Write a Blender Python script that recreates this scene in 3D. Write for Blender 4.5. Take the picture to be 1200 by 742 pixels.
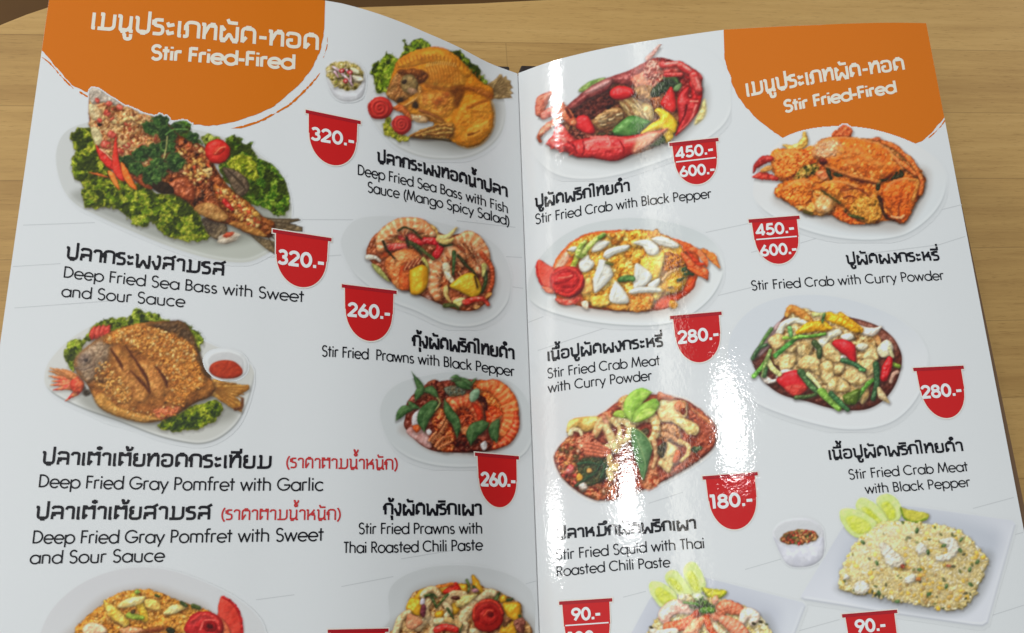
import bpy, math
import numpy as np
from mathutils import Matrix, Vector
for _o in list(bpy.data.objects): bpy.data.objects.remove(_o)
SC = bpy.context.scene; COL = SC.collection

# ------------------------------------------------------------------ camera (hand-held phone above an open menu)
F_PX = 1065.95
CAM = np.array([-0.05062823, -0.11191245, 0.36087234])
ROT = np.array([[0.99325, -0.00402, -0.1159], [-0.03141, 0.95271, -0.30224], [0.11164, 0.30385, 0.94616]])
cd = bpy.data.cameras.new('camera'); cam = bpy.data.objects.new('camera', cd); COL.objects.link(cam)
cd.sensor_fit = 'HORIZONTAL'; cd.sensor_width = 36.0; cd.lens = 36.0 * F_PX / 1200; cd.clip_start = .01; cd.clip_end = 50
M = Matrix([list(ROT[i]) + [CAM[i]] for i in range(3)] + [[0, 0, 0, 1]]); cam.matrix_world = M
SC.camera = cam
# ------------------------------------------------------------------ light: ceiling lamps of a restaurant, soft room light
SC.view_settings.view_transform = 'Standard'; SC.view_settings.look = 'None'; SC.view_settings.exposure = 0; SC.view_settings.gamma = 1
w = bpy.data.worlds.new('World'); SC.world = w; w.use_nodes = True
_n = w.node_tree.nodes; _l = w.node_tree.links.new; _bg = _n['Background']; _bg.inputs[1].default_value = .425
_tc = _n.new('ShaderNodeTexCoord'); _sp = _n.new('ShaderNodeSeparateXYZ'); _l(_tc.outputs['Generated'], _sp.inputs[0])      # added room-light gradient, stronger from the left, to brighten the right page
_mr = _n.new('ShaderNodeMapRange'); _mr.inputs['From Min'].default_value = -1; _mr.inputs['From Max'].default_value = 1; _l(_sp.outputs['X'], _mr.inputs['Value'])
_rp = _n.new('ShaderNodeValToRGB'); _rp.color_ramp.elements[0].color = (1.42, 1.60, 1.68, 1); _rp.color_ramp.elements[1].color = (.26, .29, .31, 1); _l(_mr.outputs[0], _rp.inputs['Fac']); _l(_rp.outputs['Color'], _bg.inputs[0])
def lamp(name, x, y, z, sx, sy, L, c=(1, .99, .97)):
    a = bpy.data.lights.new(name, 'AREA'); a.shape = 'RECTANGLE'; a.size = sx; a.size_y = sy; a.energy = L * sx * sy * math.pi; a.color = c
    o = bpy.data.objects.new(name, a); COL.objects.link(o); o.location = (x, y, z); return o
lamp('ceiling_lamp', -.26, .31, 2.0, .12, .20, 60)
lamp('ceiling_lamp', -1.22, .19, 2.0, .30, .17, 60)
lamp('ceiling_lamp', -3.82, .23, 2.0, .75, .18, 60)
lamp('ceiling_lamp', -2.31, 1.98, 2.0, .40, .26, 70)
lamp('ceiling_lamp', 2.60, 2.1, 2.0, .30, .30, 60)
lamp('ceiling_light_strip', -.62, 1.0, 2.02, .11, 2.6, 4.0, (1, .95, .84))
lamp('ceiling_light_strip', -3.50, 1.4, 2.02, .40, 2.4, 2.8, (1, .95, .86)).rotation_euler = (0, 0, -.53)
# ------------------------------------------------------------------ printed food pictures: a small numpy painter
PAPER = np.array([203, 208, 212.]) / 255
_tab = np.random.RandomState(7).rand(256, 256)
def vnoise(x, y, seed=0):
    x = x + seed * 17.31; y = y + seed * 9.77
    xi = np.floor(x).astype(int); yi = np.floor(y).astype(int)
    fx = x - xi; fy = y - yi; fx = fx * fx * (3 - 2 * fx); fy = fy * fy * (3 - 2 * fy)
    a = _tab[yi & 255, xi & 255]; b = _tab[yi & 255, (xi + 1) & 255]
    c = _tab[(yi + 1) & 255, xi & 255]; d = _tab[(yi + 1) & 255, (xi + 1) & 255]
    return (a * (1 - fx) + b * fx) * (1 - fy) + (c * (1 - fx) + d * fx) * fy
def fbm(x, y, sc, seed=0, o=3):
    s = 0; w = 0; a = 1.0
    for k in range(o):
        s = s + a * vnoise(x / sc * 2 ** k, y / sc * 2 ** k, seed + k * 3); w += a; a *= .55
    return s / w
def sst(a, b, x):
    t = np.clip((x - a) / (b - a), 0, 1); return t * t * (3 - 2 * t)
def col(c): return np.array(c, float) / 255
def spline(P, n=6, closed=True):
    P = np.array(P, float); N = len(P); out = []
    if not closed: P = np.vstack([2 * P[0] - P[1], P, 2 * P[-1] - P[-2]]); rng = range(1, N)
    else: rng = range(N)
    for i in rng:
        if closed: a, b, c, d = P[i - 1], P[i], P[(i + 1) % N], P[(i + 2) % N]
        else: a, b, c, d = P[i - 1], P[i], P[i + 1], P[i + 2]
        for k in range(n):
            t = k / n
            out.append(.5 * (2 * b + (c - a) * t + (2 * a - 5 * b + 4 * c - d) * t * t + (3 * b - a - 3 * c + d) * t ** 3))
    if not closed: out.append(P[-2])
    return np.array(out)
def sdf_poly(X, Y, P):
    d = np.full(X.shape, 1e9); ins = np.zeros(X.shape, bool)
    for i in range(len(P)):
        ax, ay = P[i - 1]; bx, by = P[i]
        ex, ey = bx - ax, by - ay
        t = np.clip(((X - ax) * ex + (Y - ay) * ey) / (ex * ex + ey * ey + 1e-9), 0, 1)
        d = np.minimum(d, (X - ax - t * ex) ** 2 + (Y - ay - t * ey) ** 2)
        if ay != by:
            c = ((ay > Y) != (by > Y)) & (X < (bx - ax) * (Y - ay) / (by - ay) + ax); ins ^= c
    d = np.sqrt(d); return np.where(ins, d, -d)
def pts(s):
    if isinstance(s, str): return np.array([[float(v) for v in q.split(',')] for q in s.split()])
    return np.array(s, float)
L_DIR = np.array([-.35, -.55, .76]); L_DIR /= np.linalg.norm(L_DIR)
H_DIR = L_DIR + np.array([0, 0, 1]); H_DIR /= np.linalg.norm(H_DIR)

class Canvas:
    def __init__(s, x0, y0, x1, y1, tf=(0, 0, 1), res=1.35, seed=1):
        s.x0, s.y0, s.res, s.tf = x0, y0, res, tf
        s.W = int((x1 - x0) * res); s.H = int((y1 - y0) * res)
        s.Y, s.X = np.mgrid[0:s.H, 0:s.W].astype(float); s.X = s.X / res + x0; s.Y = s.Y / res + y0
        s.rgb = np.zeros((s.H, s.W, 3)) + PAPER; s.a = np.zeros((s.H, s.W)); s.ro = np.ones((s.H, s.W)); s.seed = seed * 100; s.rs = np.random.RandomState(seed); s.clip = None
    def T(s, p):
        p = pts(p); return p / s.tf[2] + np.array(s.tf[:2])
    def box(s, P, m):
        lo = P.min(0) - m; hi = P.max(0) + m
        i0 = max(0, int((lo[1] - s.y0) * s.res)); i1 = min(s.H, int((hi[1] - s.y0) * s.res) + 2)
        j0 = max(0, int((lo[0] - s.x0) * s.res)); j1 = min(s.W, int((hi[0] - s.x0) * s.res) + 2)
        if i1 - i0 < 3 or j1 - j0 < 3: return None
        return slice(i0, i1), slice(j0, j1)
    def over(s, sl, c, m):
        if s.clip is not None: m = m * s.clip[sl]
        a0 = s.a[sl]; an = m + a0 * (1 - m)
        w = np.where(an > 1e-4, m / np.maximum(an, 1e-4), 0)[..., None]
        s.rgb[sl] = s.rgb[sl] * (1 - w) + c * w; s.a[sl] = an
    def dark(s, sl, k, tint=(60, 45, 40)):
        """printed shadow already present in the food picture"""
        if s.clip is not None: k = k * s.clip[sl]
        s.over(sl, col(tint) * .6, np.clip(k, 0, 1))
    def piece(s, sl, d, c, c2=None, R=5, bump=.5, bs=4, ms=6, spec=.2, sh=.45, so=(1.2, 1.8), ss=3.5, soft=1.0, lit=1.0, fl=0., shine=18, grit=0, rough=None):
        s.seed += 1
        X, Y = s.X[sl], s.Y[sl]
        if sh:
            dy, dx = int(so[1] * s.res), int(so[0] * s.res)
            ds = np.pad(d, ((dy, 0), (dx, 0)), 'edge')[:d.shape[0], :d.shape[1]]; s.dark(sl, sst(-ss, 1.5, ds) * sh * .82 * sst(0, .3, s.a[sl] + 0.05 * (sh > .6)))
        m = np.clip(d / soft + .5, 0, 1)
        t = np.clip(d / R, 0, 1)
        h = R * np.sqrt(np.maximum(1 - (1 - t) ** 2, 0)) * (1 - fl) * .42 + bump * bs * (fbm(X, Y, bs, s.seed) - .5) * 1.15 + .8 * R * .35 * (fbm(X, Y, max(R * 1.3, 4), s.seed + 31, 2) - .5)
        gy, gx = np.gradient(h); gx = gx * s.res * .75; gy = gy * s.res * .75
        q = 1 / np.sqrt(gx * gx + gy * gy + 1)
        lam = (-gx * L_DIR[0] - gy * L_DIR[1] + L_DIR[2]) * q
        sd = .5 + .5 * np.clip(lam, 0, 1.4) / L_DIR[2]; sd = sd * (.92 + .08 * sst(-.2, min(R, 4) * .8, d))
        sd = 1 + (np.clip(sd, .3, 1.45) - 1) * lit
        nh = np.clip((-gx * H_DIR[0] - gy * H_DIR[1] + H_DIR[2]) * q, 0, 1) ** shine
        c = np.asarray(c, float) / 255
        if c2 is not None:
            k = sst(.25, .75, fbm(X, Y, ms, s.seed + 50))[..., None]; c = c * (.9 + .2 * fbm(X, Y, ms * .6, s.seed + 60))[..., None]; c = c * (1 - k) + col(c2) * k
        out = c * sd[..., None]
        if grit: out = out * (1 + grit * (vnoise(X * 1.1, Y * 1.1, s.seed + 9) - .5)[..., None])
        if spec: k9 = nh * (.3 + 1.1 * vnoise(X / 2.2, Y / 2.2, s.seed + 77)); out = out + .8 * spec * k9[..., None] * np.array([1, .97, .92]) * sst(.0, .5, t)[..., None]
        s.over(sl, np.clip(out, 0, 1), m); s.ro[sl] = s.ro[sl] * (1 - m) + m * (float(np.clip(bump * 1.3 - .18, .08, 1)) if rough is None else rough)
    # --- shapes, in the coordinates of the dish
    def E(s, x, y, rx, ry, ang, c, c2=None, wob=.12, **k):
        p = s.T([[x, y]])[0]; rx /= s.tf[2]; ry /= s.tf[2]; r = max(rx, ry)
        sl = s.box(np.array([p]), r * 1.3 + 6)
        if sl is None: return
        X, Y = s.X[sl] - p[0], s.Y[sl] - p[1]; a = math.radians(ang); ca, sa = math.cos(a), math.sin(a)
        u = (X * ca + Y * sa) / rx; v = (-X * sa + Y * ca) / ry
        q = np.sqrt(u * u + v * v); th = np.arctan2(v, u); s.seed += 1
        rad = 1 + wob * 2 * (vnoise(np.cos(th) * 1.7 + 5, np.sin(th) * 1.7 + 5, s.seed) - .5)
        d = (rad - q) * min(rx, ry); k.setdefault('R', min(rx, ry))
        s.piece(sl, d, c, c2, **k)
    def G(s, P, c, c2=None, wob=0, ws=5, sm=True, **k):
        P = s.T(P); P = spline(P) if sm else P
        sl = s.box(P, 8)
        if sl is None: return
        d = sdf_poly(s.X[sl], s.Y[sl], P)
        if wob: s.seed += 1; d = d + wob * 2 * (fbm(s.X[sl], s.Y[sl], ws, s.seed, 2) - .5)
        s.piece(sl, d, c, c2, **k)
    def S(s, P, w, c, c2=None, w1=None, wob=0, stripe=None, **k):
        P = s.T(P); P = spline(P, 5, False) if len(P) > 2 else P
        w = np.interp(np.linspace(0, 1, len(P)), np.linspace(0, 1, len(np.atleast_1d(w))) if np.ndim(w) else [0, 1], np.atleast_1d(w) if np.ndim(w) else [w, w if w1 is None else w1]) / s.tf[2]
        sl = s.box(P, w.max() + 7)
        if sl is None: return
        X, Y = s.X[sl], s.Y[sl]; d = np.full(X.shape, -1e9); run = np.zeros(X.shape); L = 0
        for i in range(len(P) - 1):
            e = P[i + 1] - P[i]; l = np.hypot(*e) + 1e-9
            t = np.clip(((X - P[i, 0]) * e[0] + (Y - P[i, 1]) * e[1]) / l ** 2, 0, 1)
            di = w[i] + (w[i + 1] - w[i]) * t - np.hypot(X - P[i, 0] - t * e[0], Y - P[i, 1] - t * e[1])
            up = di > d; d = np.where(up, di, d); run = np.where(up, L + t * l, run); L += l
        if wob: s.seed += 1; d = d + wob * 2 * (vnoise(X / 2.5, Y / 2.5, s.seed) - .5)
        if stripe is not None:
            per, c3 = stripe; kk = sst(.55, .8, .5 + .5 * np.sin(run / per * 6.283))[..., None]
            c = np.asarray(c, float) * (1 - kk) + np.array(c3, float) * kk
            if c2 is not None: c2 = None
        k.setdefault('R', max(w.max(), .8)); s.piece(sl, d, c, c2, **k)
    def leaf(s, P, w, c=(52, 92, 38), c2=(84, 128, 58), rib=(140, 165, 95), **k):
        n = len(pts(P)); k.setdefault('spec', .18)
        ww = [0, w * .8, w, w * .75, 0] if n != 2 else [0, w, w, 0]
        Q = pts(P)
        if n == 2: Q = np.array([Q[0], Q[0] * .66 + Q[1] * .34 + [0, -w * .1], Q[0] * .33 + Q[1] * .67, Q[1]])
        s.S(Q, ww, c, c2, bump=.25, bs=5, R=max(w / s.tf[2] * .7, 1), **k)
        s.S(Q, 1.1, rib, sh=0, bump=0, spec=0, w1=.5)
    def lettuce(s, P, c=(104, 130, 32), c2=(164, 178, 70), dk=(50, 66, 16), amp=3.4, ws=5.5, **k):
        c, c2, dk = [(v[0] * .98, v[1] * .90, v[2] * .92) for v in (c, c2, dk)]
        P = spline(s.T(P)); sl = s.box(P, 9); X, Y = s.X[sl], s.Y[sl]; s.seed += 5; q = s.seed
        wx = X + 5 * (fbm(X, Y, 9, q) - .5); wy = Y + 5 * (fbm(X, Y, 9, q + 1) - .5)
        d = sdf_poly(X, Y, P) + amp * 2 * (fbm(wx, wy, ws, q + 2, 2) - .5)
        n = fbm(wx, wy, 7.5, q + 3, 3); rg = 1 - np.abs(2 * fbm(wx, wy, 6.5, q + 4, 3) - 1) * 2.2
        k1 = sst(.36, .58, n)[..., None]; cc = col(dk) * 1.0 * (1 - k1) + col(c) * k1
        k2 = (sst(.45, .95, rg) * sst(.38, .55, n))[..., None]; cc = cc * (1 - k2) + col(c2) * k2
        edge = (1 - sst(0, 3.5, d))[..., None] * .45; cc = cc * (1 - edge) + col(c2) * .92 * edge
        k.setdefault('sh', .35); s.piece(sl, d, cc * 255, R=3, bump=1.05, bs=3.6, spec=.08, **k)
    def rose(s, x, y, r, c=(176, 28, 26), ry=None, turns=2.4):
        s.E(x, y, r, ry or r, 0, c, (200, 44, 36), wob=.06, bump=.15, spec=.3, R=r / s.tf[2] * .7)
        p = s.T([[x, y]])[0]; R = r / s.tf[2]; th = np.linspace(0, turns * 6.283, 46); k = (ry or r) / r
        rr = R * (.08 + .8 * (th / th[-1]))
        Q = np.c_[p[0] + rr * np.cos(th + 1), p[1] + k * rr * np.sin(th + 1)]
        sv = s.tf; s.tf = (0, 0, 1)
        s.S(Q, .9, (116, 12, 14), bump=0, spec=0, sh=0, soft=2.4); s.S(Q + [-1, -1], .5, (212, 74, 58), bump=0, spec=0, sh=0, soft=2.2); s.tf = sv
    def scat(s, P, n, r, pal, el=1.6, reg=True, **k):
        P = spline(s.T(P)); lo, hi = P.min(0), P.max(0); sv = s.tf; s.tf = (0, 0, 1); m = 0; it = 0
        while m < n and it < n * 12:
            it += 1; p = lo + s.rs.rand(2) * (hi - lo)
            if sdf_poly(np.array([[p[0]]]), np.array([[p[1]]]), P)[0, 0] < 0: continue
            m += 1; c = np.array(pal[s.rs.randint(len(pal))], float) * (.85 + .3 * s.rs.rand()); rr = (r[0] + (r[1] - r[0]) * s.rs.rand())
            kk = dict(bump=.25, bs=2, sh=.3, ss=1.6, so=(.7, .9), spec=.25); kk.update(k)
            s.E(p[0], p[1], rr * el, rr, s.rs.rand() * 180, np.clip(c, 0, 255), wob=.25, **kk)
        s.tf = sv
    def bed(s, P, pal, sc=5, wob=1.5, R=6, bump=.8, bs=3.5, **k):
        """a mass of sauce and chopped food: palette patches driven by noise"""
        P = spline(s.T(P)); sl = s.box(P, 9); X, Y = s.X[sl], s.Y[sl]; s.seed += 7
        d = sdf_poly(X, Y, P) + wob * 2 * (fbm(X, Y, 5, s.seed, 2) - .5)
        n = fbm(X + 3 * fbm(X, Y, 4, s.seed + 1), Y, sc, s.seed + 2, 3); n = np.clip((n - .25) / .5, 0, .999) * (len(pal) - 1)
        i = n.astype(int); f = (n - i)[..., None]; pa = np.array(pal, float)
        c = pa[i] * (1 - f) + pa[np.minimum(i + 1, len(pal) - 1)] * f
        s.piece(sl, d, c, R=R, bump=bump, bs=bs, **k)
    def plate(s, P, c, c2=None, rim=(150, 154, 158), rimw=.9, inner=None, dirn=(0.3, 1), sm=True, ramp=None):
        """flat porcelain: soft vertical tone from c (top) to c2 (bottom) with a thin darker lower rim"""
        P = s.T(P); P = spline(P, 10) if sm else P; sl = s.box(P, 6); X, Y = s.X[sl], s.Y[sl]
        d = sdf_poly(X, Y, P); c2 = c if c2 is None else c2
        v = X * dirn[0] + Y * dirn[1]; pv = P @ np.array(dirn); t = sst(*(ramp or (.1, .9)), (v - pv.min()) / (pv.max() - pv.min()))[..., None]
        cc = col(c) * (1 - t) + col(c2) * t
        gy, gx = np.gradient(d); dn = np.hypot(gx, gy) + 1e-6; low = sst(.15, .9, (-gy / dn * .95 - gx / dn * .3))
        s.dark(sl, sst(-4.5, 0, np.pad(d, ((int(1.5 * s.res), 0), (0, 0)), 'edge')[:d.shape[0]]) * .10 * low, (120, 125, 130))
        s.over(sl, cc, np.clip(d / 1.2 + .5, 0, 1))
        lw = (np.exp(-((d - .6) / rimw) ** 2) * low)[..., None]
        s.over(sl, col(rim), lw[..., 0] * .75)
        hl = np.exp(-((d - 3) / 1.5) ** 2) * low * .35; s.over(sl, col((222, 226, 228)), hl)
        if inner: 
            for (Q, cq, soft) in inner:
                Q = spline(s.T(Q), 10); dq = sdf_poly(X, Y, Q); s.over(sl, col(cq), sst(-soft, soft, dq) * np.clip(d, 0, 1))
    def wedge(s, P, c, rind, **k): s.G(P, c, **k)
    def out(s, sat=1.0, warp=.7, detail=.22):
        """the finished print: soften, roughen the drawn edges, add the fine mottling of a food photograph"""
        def bl(q, k=1.6):
            z = np.pad(q, ((1, 1), (1, 1)) + ((0, 0),) * (q.ndim - 2), 'edge'); n = k + 2
            z = (z[:-2] + k * z[1:-1] + z[2:]) / n; return (z[:, :-2] + k * z[:, 1:-1] + z[:, 2:]) / n
        X, Y = s.X, s.Y; m = s.rgb.max(-1) - s.rgb.min(-1)
        for _ in range(5): m = bl(m, 1)
        m = sst(.10, .26, m) * sst(.2, .8, s.a) * bl(bl(s.ro))
        q = s.seed % 97
        dx = warp * 3.0 * (fbm(X, Y, 5, q, 2) - .5) + warp * 2.0 * (vnoise(X / 2, Y / 2, q + 5) - .5); dy = warp * 3.0 * (fbm(X, Y, 5, q + 11, 2) - .5) + warp * 2.0 * (vnoise(X / 2, Y / 2, q + 17) - .5)
        J, I = np.meshgrid(np.arange(s.W, dtype=float), np.arange(s.H, dtype=float)); jx = np.clip(J + dx * m * s.res, 0, s.W - 1.01); iy = np.clip(I + dy * m * s.res, 0, s.H - 1.01)
        P = np.dstack([s.rgb * s.a[..., None], s.a]); j = jx.astype(int); i = iy.astype(int); fx = (jx - j)[..., None]; fy = (iy - i)[..., None]
        P = (P[i, j] * (1 - fx) + P[i, j + 1] * fx) * (1 - fy) + (P[i + 1, j] * (1 - fx) + P[i + 1, j + 1] * fx) * fy
        P = bl(P, 2.2); a = P[..., 3]; rgb = P[..., :3] / np.maximum(a, 1e-3)[..., None]
        lum = 1 + m * (detail * 1.5 * (fbm(X, Y, 2.6, q + 3, 2) - .5) + detail * 1.2 * (fbm(X, Y, 8, q + 4, 2) - .52)); rgb = rgb * lum[..., None]
        rgb = rgb + (.16 * m)[..., None] * (rgb - .50) * (1 - .4 * rgb); rgb = rgb * (1 - .05 * m)[..., None]
        hi = m * sst(.72, .86, vnoise(X / 1.3, Y / 1.3, q + 8)) * sst(.5, .7, fbm(X, Y, 7, q + 9)) * .09; rgb = rgb + hi[..., None]
        g = rgb.mean(-1, keepdims=True); rgb = g + (rgb - g) * sat
        return X, Y, np.clip(rgb, 0, 1), a
GARLIC = [(206, 160, 84), (186, 132, 60), (222, 184, 116), (160, 92, 40), (176, 70, 36)]
def dish_bass_sauce():
    C = Canvas(60, 95, 365, 315, seed=1)
    C.plate('66,178 72,217 89,239 114,252 144,266 189,285 230,299 263,306 290,307 312,298 330,285 340,262 341,235 330,204 306,182 285,168 220,150 140,140 84,150', (188, 192, 192), (172, 176, 168), rim=(186, 188, 182), ramp=(.5, .95))
    C.dark((slice(None), slice(None)), sst(-8, 5, sdf_poly(C.X, C.Y, spline(pts('90,225 110,247 150,264 190,280 240,288 290,282 320,262 300,240 200,220')))) * .28, (110, 112, 90))
    C.lettuce('83,158 98,150 120,160 130,200 150,214 150,236 128,242 106,244 97,232 96,218 87,208 84,190 88,176', c=(110, 140, 30), c2=(176, 190, 66))
    C.lettuce('97,222 130,214 165,216 185,226 205,228 226,238 238,262 246,278 228,284 205,279 190,272 178,262 166,266 152,258 140,248 122,241 104,244 97,236', c=(92, 124, 26), c2=(158, 174, 60))
    C.lettuce('262,168 271,159 280,160 287,168 297,166 296,174 306,188 316,191 328,200 337,216 339,240 335,252 326,254 314,246 296,240 280,232 266,215 256,195', c=(66, 110, 26), c2=(130, 164, 58))
    C.lettuce('264,190 280,182 292,184 300,196 303,208 296,212 285,204 270,196', c=(130, 152, 34), c2=(184, 196, 72), dk=(84, 110, 20))
    C.lettuce('200,147 214,141 224,146 222,156 236,168 214,168 196,156', c=(60, 104, 34), c2=(110, 150, 60), amp=4)
    C.lettuce('236,162 248,158 260,164 262,174 244,176', c=(110, 140, 50), c2=(160, 180, 90), amp=3)
    # tail fins
    for q in ('300,252 322,257 350,256 352,259 340,262 355,266 355,272 330,272 308,268', '290,272 310,280 325,284 322,299 312,292 300,282'):
        C.G(q, (118, 98, 66), (78, 64, 44), R=3, bump=.4, bs=2, sm=False, sh=.3)
    for k in range(7): C.S([[302 + k, 256 + 2 * k], [352 - k * 5, 258 + 5.5 * k]], .6, (70, 54, 36), sh=0, spec=0, bump=0)
    C.G('238,256 262,260 266,272 256,281 246,276 240,266', (110, 92, 66), (56, 44, 34), R=3, bump=.5, bs=2, sh=.4)
    C.E(268, 279, 14, 6, -12, (196, 186, 168), (176, 160, 140), sh=.2, spec=.1)
    C.E(268, 275, 7, 3, -20, (176, 66, 40), (200, 120, 90), sh=0, spec=.1)
    # body
    C.G('106,106 114,105 140,121 160,131 193,141 210,158 228,166 242,176 252,195 264,214 278,228 294,240 308,254 322,262 318,278 300,276 286,272 270,264 246,258 228,244 206,228 186,222 160,210 130,192 116,176 107,152 104,138 104,120', (150, 88, 42), (104, 52, 26), R=14, bump=1.0, bs=5, ms=12, spec=.22, sh=.5)
    C.bed('106,106 115,105 140,121 165,132 186,140 196,156 200,176 184,196 160,204 134,192 118,178 107,152 104,138', [(110, 56, 30), (168, 112, 62), (186, 146, 96), (190, 152, 104), (156, 76, 46), (176, 124, 70)], sc=5, R=8, bump=.9, bs=3, sh=.2, spec=.3)
    C.G('105,106 114,104 126,112 140,121 136,124 122,120 108,122', (196, 186, 172), (150, 138, 124), R=3, bump=.6, bs=3, sh=.1)
    C.G('105,122 117,128 120,140 110,141 105,136', (196, 178, 136), (176, 140, 96), R=4, bump=.5, bs=3, sh=.2)
    C.G('106,150 116,152 120,166 112,170', (190, 176, 130), R=3, sh=.2)
    for x, y, r in ((126, 133, 4), (114, 118, 2.6), (128, 122, 3), (117, 141, 2.5), (124, 170, 5), (140, 126, 3), (131, 158, 4), (148, 170, 4), (140, 178, 4)):
        C.E(x, y, r * 1.3, r, C.rs.rand() * 90, (180, 62, 52), (196, 90, 70), sh=.25, spec=.4)
    C.E(117, 146.5, 2.6, 1.8, 10, (30, 20, 16), sh=0, spec=0, bump=0)
    C.S('130,140 140,144 152,138 166,146', 2.2, (206, 182, 124), (180, 140, 80), spec=.4)
    C.scat('120,128 150,130 190,146 200,165 180,190 150,196 130,178 122,150', 90, (.9, 2.0), [(186, 138, 80), (200, 164, 110), (160, 98, 52), (166, 66, 44), (120, 66, 36)])
    C.bed('206,166 228,167 244,178 250,192 262,214 276,230 282,246 262,246 236,250 224,238 206,222 196,200', [(52, 28, 16), (96, 48, 26), (130, 66, 34), (156, 82, 42), (90, 44, 24)], sc=6, R=8, bump=1, bs=3.5, sh=.1, spec=.35)
    C.bed('250,218 268,222 284,238 300,250 306,264 296,270 276,256 258,240', [(96, 50, 22), (150, 84, 34), (176, 110, 46), (110, 56, 28)], sc=4, R=6, bump=1, bs=2.5, sh=.1, spec=.35)
    C.G('200,214 216,208 228,222 226,236 212,232 200,224', (156, 76, 40), (120, 52, 28), R=6, sh=.4, spec=.35)
    C.G('236,238 252,240 266,252 262,260 244,256 228,246', (172, 130, 72), (150, 100, 52), R=5, sh=.2)
    C.G('268,262 290,262 312,276 300,276 284,270', (176, 124, 60), (150, 92, 40), R=4, sh=.2)
    C.G('152,204 176,206 184,216 176,222 160,214', (150, 70, 36), (110, 44, 26), R=4, sh=.5)
    C.scat('212,170 236,172 250,190 244,216 226,214 212,196', 46, (1.0, 2.0), GARLIC)
    C.scat('254,222 272,226 290,242 304,258 296,266 276,252 260,238', 80, (1.0, 2.0), GARLIC)
    C.scat('214,196 236,190 244,206 226,214', 16, (1.2, 2.2), GARLIC[:3])
    C.S('263,236 272,246', 3, (176, 34, 28), w1=2, spec=.4)
    C.E(300, 251, 4, 3.4, 0, (190, 140, 60), spec=.4)
    C.G('262,196 286,206 292,222 280,230 268,212', (104, 84, 62), (70, 54, 40), R=4, bump=.5, bs=2, sh=.4)
    for k in range(6): C.S([[264 + k * 2, 197 + k * 2], [284 + k, 214 + k * 2]], .5, (64, 50, 36), sh=0, spec=0)
    C.G('176,214 196,214 204,226 186,226', (40, 26, 14), R=4, sh=.2, spec=.05)
    # coriander
    for q in ((178, 150, 12, 8, 20), (188, 142, 10, 6, 10), (196, 158, 12, 8, 30), (150, 192, 11, 8, 20), (166, 180, 11, 8, -20), (180, 178, 12, 7, 10), (160, 198, 10, 7, 30), (186, 196, 12, 9, 60), (206, 190, 12, 9, 40), (178, 206, 12, 9, 0), (196, 172, 10, 7, 0), (210, 150, 9, 5, 20), (226, 162, 8, 5, 30)):
        x, y, a, b, g = q
        t = np.linspace(0, 6.283, 11)[:-1]; g2 = math.radians(g); u, v = a * np.cos(t), b * 1.15 * np.sin(t)
        C.lettuce(np.c_[x + u * math.cos(g2) - v * math.sin(g2), y + u * math.sin(g2) + v * math.cos(g2)], c=(50, 88, 38), c2=(92, 132, 64), dk=(30, 54, 24), amp=3.4, ws=4.5, sh=.5)
    C.S('194,158 204,152 220,152', .9, (90, 130, 60), sh=.2); C.S('196,160 195,172 192,186', .9, (150, 150, 90), sh=.2)
    # carved chilli and tomato
    for q, c in (('112,170 118,176 134,192 146,214 140,204 126,196 116,184', (196, 36, 28)), ('136,160 139,186 146,212 134,204 132,184', (206, 44, 30)), ('142,190 150,200 160,222 152,218 144,206', (226, 104, 34)), ('126,200 134,204 140,222 132,214', (230, 120, 44)), ('104,202 118,204 128,208 118,207', (196, 90, 40))):
        C.G(q, c, R=3, bump=.2, spec=.3, sh=.4)
    C.S('117,175 124,180 131,187', 1, (240, 170, 140), sh=0, w1=.5)
    C.E(255, 178, 15, 14, 20, (196, 40, 30), (176, 26, 20), wob=.05, bump=.15, spec=.25, R=9)
    C.E(257, 176, 8, 5, -30, (206, 66, 44), (186, 36, 26), sh=0, bump=.4, bs=3, spec=.2)
    C.S('252,180 258,174 264,172', .7, (230, 130, 90), sh=0)
    return C
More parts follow.
